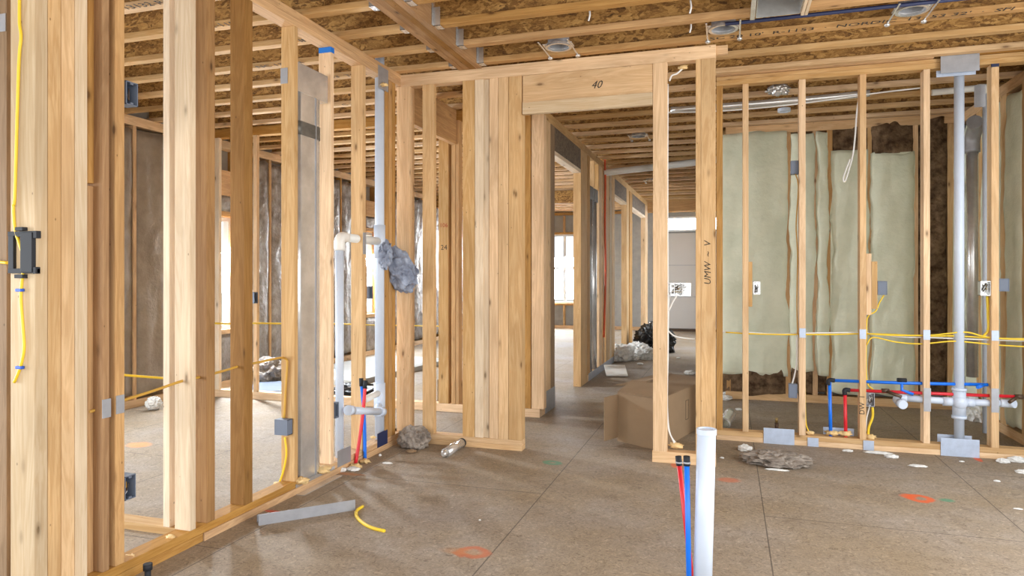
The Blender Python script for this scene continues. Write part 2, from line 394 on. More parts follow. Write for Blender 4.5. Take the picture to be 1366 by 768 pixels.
window(6, 'y', YBo-.02, wb3[0], wb3[1], wb3[2], wb3[3], [], [])

# door with panel grooves at the hall's end
d = bpy.data.objects.new('door_1', None); d.location = (-.8, YB, 0); COL.objects.link(d); tag(d, kind='structure')
MB().box(-1.50, -.12, YB+.04, YB+.09, .06, 2.24, .004).build('door_leaf', DOORM, d)
for z in (.78, 1.5): MB().box(-1.47, -.15, YB+.032, YB+.042, z, z+.012).build('panel_groove', GALVD, d)
MB().box(-1.52, -.10, YB-.02, YB+.1, 0, .05, .003).build('threshold', COPP, d)

# ================================================================== JOISTS
J0 = 3.48; JS = .386
def joist(y, x0, x1, label, group, mark=None, mx=0):
    e = empty('ceiling_joist', ((x0+x1)/2, y, ZT), label, 'joist', group)
    lumber('bottom_flange', x0, x1, y-.032, y+.032, ZT, ZT+.038, 'gold' if x0 > XB0 else 'pale', e, bev=.003)
    bx('web', x0, x1, y-.005, y+.005, ZT+.038, ZT+.264, OSB, e, 0)
    lumber('top_flange', x0, x1, y-.032, y+.032, ZT+.264, ZT+.302, 'pale', e, bev=0)
    if mark: text(mark, .074, (mx, y-.024, ZT-.0006), R_BELOW, e, sx=1.15)
    return e
XB0, XB1 = -1.90, -1.72                                            # the flush beam
ys = [J0+JS*k for k in range(-7, 33)]
ys = [y for y in ys if y > .55 and y < YB-.05]
front = [y for y in ys if y < YM-.02]; back = [y for y in ys if y >= YM-.02]
marksR = {3.48+.386*2: ("R-1153  ·  NORDIC  13153 32'  SFI  CERTIFIED  SOU", .02)}
lm = ['R-1153', 'C - IN', 'NC 1353 R', 'R-153  TJ  13-21-R', 'MSJ  13-2X-2I', 'NORDIC  153', '13132-R  ST-1153']
for k, y in enumerate(front):
    joist(y, XE-.1, XB0, 'engineered wood joist above the left room, %s counted back from the middle partition' % ORD[len(front)-k], 'joists left of the flush beam', lm[k % len(lm)], -3.3+.25*(k % 3))
    tx = ("SC 20 10'  R-1153  ·  NORDIC  13153 32'  ·  SFI  CERTIFIED  SOU", -.12) if abs(y-(J0+3*JS)) < .01 else None
    joist(y, XB1, XR+.2, 'engineered wood joist right of the heavy ceiling beam, %s counted back from the middle partition' % ORD[len(front)-k], 'joists right of the flush beam', tx[0] if tx else None, tx[1] if tx else 0)
for k, y in enumerate(back):
    e = joist(y, XE-.1, XR+.2, 'engineered wood joist over the back rooms and hall, %s beyond the middle partition' % ORD[k+1], 'joists beyond the middle partition', lm[k % len(lm)] if k < 14 else None, -3.6+.3*(k % 3))
# flush beam with hangers
bm_ = empty('ceiling_beam', ((XB0+XB1)/2, 2.6, ZT), 'heavy laminated wood beam between the joists running toward the middle partition', 'beam')
for k in range(4):
    w = (XB1-XB0)/4
    lumber('beam_ply', XB0+w*k+.0005, XB0+w*(k+1)-.0005, .4, YM-.005, ZT-.012, ZT+.29, 'amber', bm_, bev=.002)
for k, y in enumerate(front):
    for s, xx in ((-1, XB0), (1, XB1)):
        m = MB(); x = xx+s*.001; x2 = xx+s*.045
        m.box(min(x, x2), max(x, x2), y-.036, y-.033, ZT-.004, ZT+.11); m.box(min(x, x2), max(x, x2), y+.033, y+.036, ZT-.004, ZT+.11); m.box(min(x, x2), max(x, x2), y-.036, y+.036, ZT-.004, ZT-.001)
        m.box(min(x, xx+s*.003), max(x, xx+s*.003), y-.062, y-.033, ZT-.004, ZT+.13)
        ho = m.build('joist_hanger', GALV); tag(ho, 'galvanised hanger on the %s of the ceiling beam, %s from the middle partition' % ('right' if s > 0 else 'left', ORD[len(front)-k]), 'hanger', 'joist hangers along the ceiling beam')

# ================================================================== LEFT PARTITION (X = XL)
XLb = XL-.089
def stud_L(p0, p1, z0=PZ0, z1=PT, tone='gold', face=XL, deep=.089, label='', group='studs of the left partition', name='wall_stud'):
    return lumber(name, face-deep, face, yX(p0, face), yX(p1, face), z0, z1, tone, label=label, cat='stud', group=group, bev=.004)
y_end = YM+.0
bp = [(1.45, yX(275, XL)), (yX(275, XL)+.002, y_end+.089)]
lumber('bottom_plate', XLb, XL, bp[0][0], bp[0][1]-.02, 0, .038, 'gold', label='lower bottom plate of the left partition, the near length', cat='plate', group='bottom plates of the left partition')
lumber('bottom_plate', XLb, XL+.006, bp[1][0]-.018, y_end+.089, 0, .038, 'gold', label='lower bottom plate of the left partition, the far length by the ducts', cat='plate', group='bottom plates of the left partition')
pl_l = lumber('bottom_plate', XLb, XL, bp[0][0], yX(398, XL), .0385, PZ0, 'gold', label='upper bottom plate of the left partition carrying the near studs', cat='plate', group='bottom plates of the left partition')
pl_l2 = lumber('bottom_plate', XLb, XL, yX(438, XL), y_end+.089, .0385, PZ0, 'gold', label='upper bottom plate of the left partition under the white drain stack', cat='plate', group='bottom plates of the left partition')
tp_l = lumber('top_plate', XLb, XL, 1.45, y_end+.089, PT, PT+.045, 'gold', label='lower top plate of the left partition resting on the studs', cat='plate', group='top plates of the left partition')
lumber('top_plate', XLb, XL, 1.45, y_end+.089, PT+.0455, ZT, 'gold', label='upper top plate of the left partition under the joists', cat='plate', group='top plates of the left partition')
S = {}
S['n1'] = lumber('wall_stud', XL-.118, XL, yX(46, XL), yX(64, XL)-.001, 0, PT, 'white', label='broad whitish stud leading the nearest bundle, yellow cable stapled on it', cat='stud', group='nearest stud bundle', bev=.003)
for i, (a, b_, tn) in enumerate(((64, 82, 'pale'), (82, 100, 'pale'), (100, 117, 'white'))):
    stud_L(a+.2, b_-.2, 0, tone=tn, label='%s board of the nearest stud bundle, counted from the yellow cable' % ['second', 'third', 'fourth and last'][i], group='nearest stud bundle')
stud_L(118, 126.5, 0, 1.62, face=XL-.05, deep=.04, label='short lower block set back behind the nearest stud bundle')
stud_L(118, 126, 1.63, PT, face=XL-.045, deep=.04, label='short upper block set back behind the nearest stud bundle')
S['n2'] = stud_L(137, 146, tone='amber', label='golden stud with a grey plate low down, just right of the nearest bundle')
S['n3'] = stud_L(153.7, 166.3, label='golden stud at the left edge of the first gap, with outlet boxes')
stud_L(253.5, 261.5, tone='white', label='rounded pale stud in the near left partition, first right of the first gap')
stud_L(276, 287, tone='amber', label='dark golden stud paired behind the rounded pale stud')
S['n4'] = stud_L(326, 337.2, tone='amber', label='free-standing brown stud in the near left partition between two open gaps')
S['n5'] = stud_L(392.6, 397.6, label='stud just left of the flat silver wall duct', tone='pale')
S['n6'] = stud_L(441.5, 445.6, label='blue-topped stud just right of the flat silver wall duct', tone='pale')
S['n7'] = stud_L(483.5, 488, label='stud in front of the upper white drain arm', tone='pale')
stud_L(514.5, 518.5, label='corner stud left of the bundle where left and middle partitions meet', group='corner studs')
stud_L(519, 523, label='middle corner stud behind the white drain stack', group='corner studs')
stud_L(523.5, 527.5, label='last corner stud touching the middle partition', group='corner studs')
# stud left of the bundle (frame edge)
xx0, xx1 = xY(-14, 1.98), xY(9, 1.98)
S['n0'] = lumber('wall_stud', xx0, xx1, 1.98, 2.07, 0, ZT, 'brown', label='grey-brown stud cut off by the left frame edge', cat='stud')
p = P_Y(5, 30, 1.978); bx('nail_plate', p.x-.05, p.x+.012, 1.975, 1.979, p.z-.035, p.z+.035, GALVD, S['n0'])
# perpendicular wall of the left room
Yp = 2.66
lumber('bottom_plate', xY(120, Yp), XLb-.002, Yp, Yp+.089, 0, .038, 'pale', label='floor plate of the short cross partition in the left room', cat='plate')
lumber('wall_stud', xY(217.6, Yp), xY(226, Yp), Yp, Yp+.089, .038, ZT, 'white', label='whitish end stud of the short cross partition beside the rounded stud', cat='stud')
lumber('top_plate', xY(120, Yp), XLb-.002, Yp, Yp+.089, ZT-.04, ZT-.001, 'gold', label='top plate of the short cross partition in the left room', cat='plate')
# blue paint and dark joints on stud tops
def cap(o, p0, p1, mat, h=.02, face=XL):
    y = yX(p0, face); bx('painted_top', face-.088, face+.0012, y-.0015, yX(p1, face)+.001, PT-h, PT-.001, mat, o, 0)
cap(S['n6'], 441.5, 445.6, BLUINK, .035)
# nail plates
def nplX(par, px, py, w, h, X=XL, mat=PLATE):
    p = P_X(px, py, X); return bx('nail_plate', X, X+.003, p.y-w/2, p.y+w/2, p.z-h/2, p.z+h/2, mat, par, .0008)
def nplY(par, px, py, w, h, Y, mat=PLATE):
    p = P_Y(px, py, Y); return bx('nail_plate', p.x-w/2, p.x+w/2, Y-.003, Y, p.z-h/2, p.z+h/2, mat, par, .0008)
nplX(S['n2'], 141.8, 544.5, .04, .075, mat=GALVD); nplX(S['n3'], 160, 539, .04, .075, mat=GALVD)
p = P_Y(380, 101, yX(393, XL)-.001)
y5 = yX(392.6, XL); q = P_Y(380, 101, y5); bx('nail_plate', q.x-.028, q.x+.02, y5-.003, y5, q.z-.045, q.z+.045, GALVD, S['n5'])
bx('nail_plate', XL, XL+.003, yX(484, XL), yX(488, XL), P_X(486, 339, XL).z, P_X(486, 310, XL).z, GALVD, S['n7'])
nplX(tp_l, 511, 105, .15, .16, mat=GALVD)
nplX(pl_l2, 459, 610, .16, .12, mat=GALVD); nplX(pl_l2, 510, 586, .15, .115, mat=NAVY)

# flat silver duct
def duct():
    y0, y1 = yX(399, XL), yX(431, XL); z1 = P_X(400, 122, XL).z
    e = empty('wall_duct', ((XL-.05), (y0+y1)/2, .02), 'flat silver sheet-metal duct standing in the left partition bay', 'duct')
    def oval(a, b_, x0, x1, z0, z1_, n=10):
        m = MB(); t = bmesh.new(); r = (x1-x0)/2; cx = (x0+x1)/2; pr = []
        for k in range(n+1): an = -math.pi/2-math.pi*k/n; pr.append((cx+r*math.sin(an+math.pi/2)*-1 if False else cx+r*math.cos(math.pi*k/n), a+r-r*math.sin(math.pi*k/n)))
        for k in range(n+1): pr.append((cx-r*math.cos(math.pi*k/n), b_-r+r*math.sin(math.pi*k/n)))
        lo = [t.verts.new((x, y, z0)) for x, y in pr]; hi = [t.verts.new((x, y, z1_)) for x, y in pr]
        for k in range(len(pr)):
            f = t.faces.new((lo[k], lo[(k+1) % len(pr)], hi[(k+1) % len(pr)], hi[k])); f.smooth = (0 < k < n) or (n+1 <= k < 2*n+1)
        t.faces.new(lo); t.faces.new(hi); m._merge(t); return m
    oval(y0, y1, XL-.085, XL-.006, .02, z1).build('duct_body', GALV, e)
    zb = P_X(415, 172, XL).z
    oval(y0-.003, y1+.003, XL-.088, XL-.003, zb-.05, zb+.03).build('tape_band', TAPE, e)
    y2 = yX(438, XL)
    m = MB(); m.box(XL-.086, XL-.002, y0-.01, y2, z1, z1+.17, .004); m.build('duct_boot', GALV, e)
    bx('seam', XL-.006, XL-.002, y1-.075, y1-.065, .05, z1, GALVD, e, 0)
duct()
m = MB(); ya, yb = yX(394, XL), yX(446, XL)
m.box(XL+.001, XL+.003, ya, yb, .0, .06); m.box(XL+.003, XL+.06, ya, yb, 0, .003); m.build('floor_flashing', GALV)
tag(bpy.data.objects['floor_flashing'], 'bent silver metal flashing at the foot of the flat wall duct', 'flashing')

# PVC helpers
def pipe(name, pts, r, mat, parent, smooth=0, seg=24, **kw):
    return tag(MB().tube(pts, r, seg, smooth).build(name, mat, parent), **kw)
XP = XL-.045
def stackL():
    yc = yX(506.5, XP); T = XP/ray(506.5)[0]; r = 6.3*T/F
    zt = P_X(506, 322, XP).z
    e = empty('drain_stack', (XP, yc, 0), 'white plastic drain stack at the left corner with side arms', 'pipe')
    pipe('vertical_pipe', [(XP, yc, .0), (XP, yc, ZT+.25)], r, PVC, e)
    pipe('tee_fitting', [(XP, yc, zt-.12), (XP, yc, zt+.12)], r*1.22, PVC, e)
    ye = yX(453, XP); ze = zt+.005
    pipe('side_arm', [(XP, yc, zt), (XP, ye+.06, ze)], r*.84, PVCW, e)
    pipe('elbow', [(XP, ye+.075, ze), (XP, ye+.03, ze), (XP, ye+.004, ze-.02), (XP, ye, ze-.09)], r*.98, PVCW, e, 5)
    pipe('side_drop', [(XP, ye, ze-.05), (XP, ye, .0)], r*.78, PVC, e)
    zl = P_X(506, 536, XP).z
    pipe('lower_tee', [(XP, yc, zl-.10), (XP, yc, zl+.14)], r*1.22, PVC, e)
    a = P_X(465, 547, XL+.03); b = P_X(510, 549, XL+.03)
    pipe('cleanout_arm', [a, b], r*.72, PVC, e)
    d_ = (b-a).normalized()
    pipe('cleanout_cap', [a-d_*.01, a+d_*.045], r*.92, PVC, e); pipe('cleanout_cap', [b-d_*.045, b+d_*.01], r*.92, PVC, e)
    pipe('side_stub', [(XP, yc, zl+.07), (XP+.01, yc-.25, zl+.055)], r*.7, PVCW, e)
    pipe('side_stub', [(XP, yc, zl-.02), ((XP+XL+.03)/2, (yc+b.y)/2-.05, zl-.03), (XL+.03, yc-.14, b.z)], r*.7, PVC, e)
stackL()
def pexL(name, col, p0, p1, label):
    e = empty(name, p0, label, 'pipe', 'water pipes at the left corner')
    MB().tube([p0, (p0+p1)/2+Vector((.004, .01, 0)), p1], .0115, 12).build('tube', col, e)
    d_ = (p1-p0).normalized(); MB().tube([p1-d_*.05, p1+d_*.004], .015, 12, 0).build('end_cap', BLACK, e)
a = P_Z(474, 621); pexL('water_pipe', REDP, a, a+Vector((.02, .10, P_X(477, 512, XL+.05).z)), 'red water pipe rising by the left corner drain')
a = P_Z(487, 615); pexL('water_pipe', BLUP, a, a+Vector((-.03, .0, P_X(480, 509, XL+.05).z)), 'blue water pipe rising by the left corner drain')
# grey-blue bag on the stack
bg = empty('plastic_bag', P_X(528, 355, XL+.02), 'crumpled grey-blue plastic bag hooked on the left corner drain stack', 'bag')
c = P_X(529, 357, XL+.02)
def crump(c, rad, seed, amp, freq, flat=None, sub=5, rot=0.0):
    t = bmesh.new(); bmesh.ops.create_icosphere(t, subdivisions=sub, radius=1)
    for v in t.verts:
        q = v.co.copy(); s = Vector((seed*3.7, seed*1.9, seed*5.3))
        n = abs(noise.noise(q*freq+s))*-1.5+.5 + .42*abs(noise.noise(Vector((q.x*freq*2.2, q.y*freq*2.2, q.z*freq*1.2))+s))*-1.6+.12*noise.noise(q*freq*5+s)
        q = q*(1+amp*n); q = Vector((q.x*rad[0], q.y*rad[1], q.z*rad[2]))
        if rot: q = Matrix.Rotation(rot, 3, 'Y') @ q
        q += Vector(c)
        if flat is not None and q.z < flat: q.z = flat+(q.z-flat)*.02
        v.co = q
    m = MB(); m._merge(t); return m
# two lobes following the slanted outline
crump(c, (.12, .08, .19), 3, .44, 1.5, rot=-.75).build('bag_body', BAGB, bg)
crump(P_X(514, 340, XL+.0), (.05, .05, .10), 5, .5, 2.0, sub=4).build('bag_neck', BAGB, bg)

# cables
def cab(name, pts, r, mat, label, group=None, parent=None, cat='cable'):
    o = MB().tube(pts, r, 8, 6).build(name, mat, parent)
    return tag(o, label, cat, group) if parent is None else o
def PX(l, X): return [P_X(a, b, X) for a, b in l]
def PY(l, Y): return [P_Y(a, b, Y) for a, b in l]
xc = XL-.045
cab('cable', PX([(120, 549), (167, 533), (205, 521), (243, 508), (270, 502), (300, 494), (320, 488), (345, 483), (366, 478.5)], xc)+PY([(376, 477), (382, 480), (383, 487), (381, 520), (379, 558)], y5-.009), .0065, YELG, 'golden cable threaded through the drilled near left studs down to the grey box', 'cables in the left partition')
cab('cable', PY([(380, 583), (382, 605), (378, 628), (372, 645)], y5-.009), .0058, YEL, 'yellow cable dropping from the grey box into the left bottom plate', 'cables in the left partition')
cab('cable', PX([(26, -6), (27, 30), (28.5, 55), (24, 85), (19, 110), (20, 121)], 0) if False else [P_Y(a, b, yX(46, XL)-.008) for a, b in [(26, -8), (26, 30), (28, 50), (25, 90), (20, 255), (18, 275), (20, 305), (26, 325), (31, 342), (31, 360), (29, 378), (28, 400), (31, 440), (32, 466), (27, 490), (19, 510)]], .0052, YEL, 'yellow cable stapled down the whitish face of the nearest bundle')
# black low-voltage bracket on the nearest stud
yb_ = yX(46, XL); br_ = empty('mounting_bracket', P_Y(34, 370, yb_-.02), 'black plastic box bracket fixed around the yellow cable on the nearest stud', 'bracket')
def fb(n, a, b_, c, d, y0, y1, mat=BLACK):
    p, q = P_Y(a, d, yb_), P_Y(b_, c, yb_); return MB().box(p.x, q.x, yb_-y1, yb_-y0, p.z, q.z, .0015).build(n, mat, br_)
fb('left_rail', 15, 22, 309, 364, .0, .012); fb('right_plate', 34, 49.5, 310, 363, .004, .02)
fb('top_rail', 15, 54, 308, 315, .0, .013); fb('bottom_rail', 15, 54, 358, 364.5, .0, .013)
fb('top_ear', 50, 55, 308, 318, .0, .018); fb('bottom_ear', 50, 54, 356, 365, .0, .018); fb('clamp', 28, 34, 312, 316, .004, .016)
fb('cable_clip', 27, 37, 303, 308, .0, .02); fb('cable_clip', 26, 37, 366, 371, .0, .02)
for yy in (387, 490):
    p = P_Y(27, yy, yb_-.006); e = tag(MB().box(p.x-.014, p.x+.016, yb_-.016, yb_-.001, p.z-.005, p.z+.006, .003).build('cable_staple', STAPLE),
        'blue cable staple on the nearest stud, %s the black bracket' % ('just under' if yy < 400 else 'well below'), 'staple', 'blue staples on the yellow cable')
cab('cable', PY([(-20, 348), (-4, 349), (10, 350.5)], 1.97), .006, YEL, 'yellow cable entering at the left frame edge beside the black bracket')

# electrical boxes
def ebox(center, w, h, d, face, label, mat=BOXG, wires=(), group='electrical boxes', name='electrical_box'):
    """face: 'y' opens toward -Y, 'x' opens toward +X; center = middle of the opening"""
    e = empty(name, center, label, 'box', group); t = .004; m = MB(); c = Vector(center)
    def bb(mm, a0, a1, d0, d1, z0, z1, bev=.0008):
        if face == 'y': mm.box(c.x+a0, c.x+a1, c.y+d0, c.y+d1, c.z+z0, c.z+z1, bev)
        else: mm.box(c.x-d1, c.x-d0, c.y+a0, c.y+a1, c.z+z0, c.z+z1, bev)
    bb(m, -w/2, w/2, d-t, d, -h/2, h/2); bb(m, -w/2, -w/2+t, 0, d, -h/2, h/2); bb(m, w/2-t, w/2, 0, d, -h/2, h/2)
    bb(m, -w/2, w/2, 0, d, -h/2, -h/2+t); bb(m, -w/2, w/2, 0, d, h/2-t, h/2)
    m.build('box_shell', mat, e)
    m = MB(); bb(m, -.007, .007, .0, .008, h/2-.012, h/2-.001); m.build('screw_tab', mat, e)
    m = MB(); bb(m, -.007, .007, .0, .008, -h/2+.001, -h/2+.012); m.build('screw_tab', mat, e)
    for k, wm in enumerate(wires):
        q = []
        for j in range(5):
            a = (random.random()-.5)*w*.6; z = (random.random()-.5)*h*.7; dd = d*.2+random.random()*d*.5
            q.append((c.x+a, c.y+dd, c.z+z) if face == 'y' else (c.x-dd, c.y+a, c.z+z))
        MB().tube(q, .0022, 6, 4).build('wire_tail', wm, e)
    return e
def ebX(px, py, w, h, label, d=.06, X=XL, **k): return ebox(P_X(px, py, X), w, h, d, 'x', label, **k)
def ebY(px, py, w, h, label, d=.06, Y=YR, **k): return ebox(P_Y(px, py, Y), w, h, d, 'y', label, **k)
ebX(176.3, 125, .06, .098, 'grey outlet box high beside the left edge of the first gap', X=XL-.005, wires=(COPP,))
ebX(174, 649.5, .055, .10, 'grey outlet box low in the first gap with wires in it', X=XL-.005, wires=(WHT, COPP, YELG))
ebX(341.5, 397, .05, .10, 'small dark switch box on the stud right of the free-standing brown stud', X=-4.0, wires=(COPP,))
c = P_Y(375, 570, y5-.052)
e = ebox(c, .085, .088, .048, 'y', 'grey-blue square box hung below the yellow cable left of the flat duct'); bx('box_cover', c.x-.0425, c.x+.0425, c.y-.003, c.y, c.z-.044, c.z+.044, BOXG, e)
ebX(449.5, 547, .045, .10, 'narrow grey box low on the blue-topped stud', wires=(WHT,))
ebX(495, 390, .05, .09, 'dark grey box at mid height beside the left drain stack', X=XL-.02, wires=(COPP,))
# switch blocks by the stack
lumber('blocking', XL-.06, XL-.02, yX(488.5, XL), yX(493, XL), P_X(490, 420, XL).z, P_X(490, 354, XL).z, 'gold', label='short vertical block nailed beside the stud at the upper drain arm', cat='block')

# ================================================================== MIDDLE PARTITION (Y = YM)
def stud_M(p0, p1, tone='pale', y=YM, deep=.089, z0=PZ0, z1=PT, label='', group='studs of the middle partition', name='wall_stud'):
    return lumber(name, xY(p0, y), xY(p1, y), y, y+deep, z0, z1, tone, label=label, cat='stud', group=group, bev=.003)
lumber('bottom_plate', xY(518, YM), xY(696, YM), YM, YM+.089, 0, .038, 'pale', label='lower bottom plate of the middle partition left of the opening', cat='plate')
lumber('bottom_plate', xY(518, YM), xY(696, YM), YM, YM+.089, .0385, PZ0, 'pale', label='upper bottom plate of the middle partition left of the opening', cat='plate')
lumber('bottom_plate', xY(870, YM), xY(955, YM), YM, YM+.089, 0, PZ0, 'pale', label='bottom plate of the middle partition right of the opening, behind the red and blue pipes', cat='plate')
tpm = lumber('top_plate', xY(527.5, YM), xY(955, YM), YM, YM+.089, PT, ZT-.002, 'pale', label='long top plate of the middle partition over the opening', cat='plate')
stud_M(529, 546, label='first flat stud of the middle partition beside the left corner')
S['m2'] = stud_M(563.5, 578.5, deep=.05, label='lone flat stud of the middle partition between two narrow gaps')
bun = [(617, 633), (633.4, 644.6), (652.6, 664.4), (664.8, 678), (678.4, 695.8)]
for i, (a, b_) in enumerate(bun): stud_M(a, b_, label='%s board of the wide middle stud bundle, counted from the left' % ['first', 'second', 'fourth', 'fifth', 'sixth and last'][i], group='middle stud bundle', tone='pale' if i != 1 else 'white')
stud_M(644.9, 652.4, y=YM+.012, deep=.077, tone='white', label='narrow pale third board of the wide middle stud bundle', group='middle stud bundle')
S['m8'] = stud_M(871, 890, deep=.045, label='single stud at the right side of the wide opening')
stud_M(928, 934.8, tone='pale', label='narrow first board of the bundle behind the white floor pipe', group='bundle behind the white floor pipe')
S['m9'] = stud_M(935, 954.5, tone='pale', label='broad second board of the bundle behind the white floor pipe', group='bundle behind the white floor pipe')
# header 40
hz0 = 2.505
hd = lumber('door_header', xY(697, YM), xY(870.6, YM), YM+.004, YM+.042, hz0, PT-.001, 'pale', label='wide header board marked 40 above the opening', cat='header')
text('40', .075, (xY(788, YM), YM+.0035, 2.565), R_FRONT, hd, shear=.35, name='pencil_marking')
lumber('door_header', xY(697, YM), xY(870.6, YM), YM-.006, YM+.035, hz0-.085, hz0-.001, 'white', label='narrow board nailed along the bottom of the header marked 40', cat='header')
lumber('blocking', xY(955, YM+.03), xY(971, YM+.03), YM+.03, YM+.068, ZT-.06, ZT-.003, 'pale', label='short block end right of the middle top plate', cat='block')

# cross beam (receding header) behind middle partition on the left
lumber('closet_header', XL-.06, XL-.01, YM+.1, YD-.02, 2.47, 2.785, 'gold', label='deep brown header board receding behind the first middle studs', cat='header')

# ================================================================== CROSS PARTITION D
def stud_D(p0, p1, tone='pale', label='', z1=PT, y=YD, deep=.089): return lumber('wall_stud', xY(p0, y), xY(p1, y), y, y+deep, .077, z1, tone, label=label, cat='stud', group='studs of the cross partition beyond', bev=.003)
lumber('bottom_plate', XE, XH, YD, YD+.089, 0, .076, 'pale', label='bottom plate of the cross partition behind the left and middle partitions', cat='plate')
lumber('top_plate', XE, XH, YD, YD+.089, PT, ZT-.002, 'gold', label='top plate of the cross partition behind the left and middle partitions', cat='plate')
sD = stud_D(286.5, 292, 'white', 'far whitish stud beside the first far window', deep=.04)
stud_D(337.6, 342.5, 'pale', 'far stud seen between the brown stud and the silver film wall', deep=.04)
sd1 = stud_D(585, 598, 'pale', 'far stud with 106 and 24 pencilled on it')
text('106', .055, (xY(586.5, YD), YD-.001, P_Y(590, 303, YD).z), R_FRONT, sd1, INKR, 'pencil_marking')
text('24', .065, (xY(588, YD), YD-.001, P_Y(590, 333, YD).z), R_FRONT, sd1, INK, 'pencil_marking')
sd2 = stud_D(602, 607.5, 'gold', 'narrow far stud right of the one marked 106'); stud_D(608, 612, 'gold', 'thin far stud just left of the wide middle bundle')
stud_D(700, 708, 'gold', 'narrow far stud at the left side of the opening view')
stud_D(709, 725.5, 'pale', 'broad far post at the left corner of the hall')
# ================================================================== HALL PARTITION (X = XH)
def stud_H(p0, p1, tone='pale', label='', z0=.077, z1=PT, deep=.089): return lumber('wall_stud', XH-deep, XH, yX(p0, XH), yX(p1, XH), z0, z1, tone, label=label, cat='stud', group='studs of the hall partition', bev=.003)
yh = lambda p: yX(p, XH)
lumber('top_plate', XH-.089, XH, YD+.09, yh(864), PT, ZT-.002, 'pale', label='long top plate of the hall partition receding to the end door', cat='plate')
stud_H(729, 734.5, 'pale', 'second post at the left hall corner'); stud_H(735, 740, 'brown', 'third post at the left hall corner', )
bx('floor_flashing', XH, XH+.004, yh(727), yh(740), .0, .20, GALVD, label='silver flashing sheet low on the left hall corner post', cat='flashing')
lumber('bottom_plate', XH-.089, XH, YD+.09, yh(740), 0, .076, 'pale', label='short bottom plate under the left hall corner posts', cat='plate')
H1 = yh(776)
stud_H(775, 783.5, 'pale', 'post at the far side of the first hall doorway', z0=0)
lumber('bottom_plate', XH-.089, XH, yh(783.8), yh(819.5), 0, .076, 'pale', label='bottom plate of the hall partition under the silver ducts', cat='plate')
stud_H(784, 787, 'gold', 'hall stud left of the silver duct pair'); stud_H(799.5, 803, 'pale', 'hall stud right of the silver duct pair')
stud_H(804, 806.5, 'gold', 'hall stud left of the orange cable'); stud_H(808.5, 812.5, 'pale', 'hall stud right of the orange cable')
stud_H(813.5, 816, 'white', 'pale stud before the second hall doorway'); stud_H(816.5, 820, 'pale', 'last stud before the second hall doorway')
stud_H(836, 839, 'pale', 'post between the second and third hall doorways', z0=0); stud_H(840, 843.5, 'gold', 'inner post before the third hall doorway', z0=0)
stud_H(860.8, 864, 'pale', 'last post at the far end of the hall partition', z0=0)
def hdr(p0, p1, label):
    e = empty('door_header', (XH-.045, (yh(p0)+yh(p1))/2, 2.43), label, 'header', 'headers over the hall doorways')
    bx('header_board', XH-.088, XH-.001, yh(p0), yh(p1), 2.47, PT-.001, OSBH, e); lumber('soffit_board', XH-.089, XH, yh(p0), yh(p1), 2.43, 2.469, 'white', e)
hdr(740.2, 774.8, 'dark header over the first hall doorway'); hdr(820.2, 835.8, 'dark header over the second hall doorway'); hdr(843.7, 860.6, 'dark header over the third hall doorway')
for i, (a, b_) in enumerate(((787.5, 792.5), (793, 799))):
    y0, y1 = yh(a), yh(b_); e = empty('wall_duct', (XH-.04, (y0+y1)/2, .08), 'silver round duct in the hall partition, the %s of two' % ('nearer', 'farther')[i], 'duct', 'hall wall ducts')
    r = .05; MB().tube([(XH-.05, (y0+y1)/2, .08), (XH-.05, (y0+y1)/2, 2.2)], r, 24, 0).build('duct_body', GALV, e)
    bx('duct_boot', XH-.085, XH-.005, (y0+y1)/2-.11, (y0+y1)/2+.11, 2.2, 2.36, TAPE, e); lumber('side_block', XH-.089, XH, (y0+y1)/2+.12, (y0+y1)/2+.15, 2.36, PT-.001, 'pale', e)
cab('cable', PX([(806.5, 200), (807.5, 240), (807, 300), (808, 360), (806.5, 420), (805.5, 450)], XH+.01), .014, ORC, 'orange-red cable hanging down the hall partition')
bx('floor_flashing', XH, XH+.004, yh(785), yh(819), .0, .09, GALVD, label='long silver flashing strip at the foot of the hall partition', cat='flashing')
# dropped beam and the end-of-hall beam
bx('dropped_beam', XE+.12, XH-.1, 11.9, 12.0, 2.56, 2.785, OSB, label='long yellowish board beam across the far left room', cat='beam')
lumber('end_beam', XH-.08, -.04, 14.3, 14.39, 2.58, 2.785, 'gold', label='wood beam across the end of the hall above the door', cat='beam')
# framing inside back wall
def plateB(x0, x1, z0, z1, lab): lumber('wall_plate', x0, x1, YB-.0, YB+.09, z0, z1, 'gold', label=lab, cat='plate', group='framing of the back wall')
plateB(XE+.1, -.05, 2.72, 2.785, 'top plate of the far back wall'); plateB(XE+.1, -1.55, 0, .076, 'bottom plate of the far back wall')
plateB(wb1[0]-.04, wb1[1]+.04, wb1[2]-.05, wb1[2]-.001, 'sill board below the far wide window'); plateB(wb1[0]-.04, wb1[1]+.04, wb1[3]+.001, wb1[3]+.05, 'board above the far wide window')
def studB(x, lab, z0=.077, z1=2.699): lumber('wall_stud', x-.02, x+.02, YB, YB+.09, z0, z1, 'gold', label=lab, cat='stud', group='framing of the back wall')
xs = [-5.2, -4.75]; 
for i, x in enumerate([XE+.25, XE+.7, (wb2[0]-.03), (wb2[1]+.03), wb1[0]-.07, wb1[1]+.07, -1.56]): studB(x, 'far back wall stud, %s from the left corner' % ORD[i+1])
for i in range(5):
    x = wb1[0]+.12+i*(wb1[1]-wb1[0]-.24)/4; studB(x, 'short stud under the far wide window, %s from the left' % ORD[i+1], .077, wb1[2]-.052)
    studB(x, 'short stud over the far wide window, %s from the left' % ORD[i+1], wb1[3]+.052, 2.699)

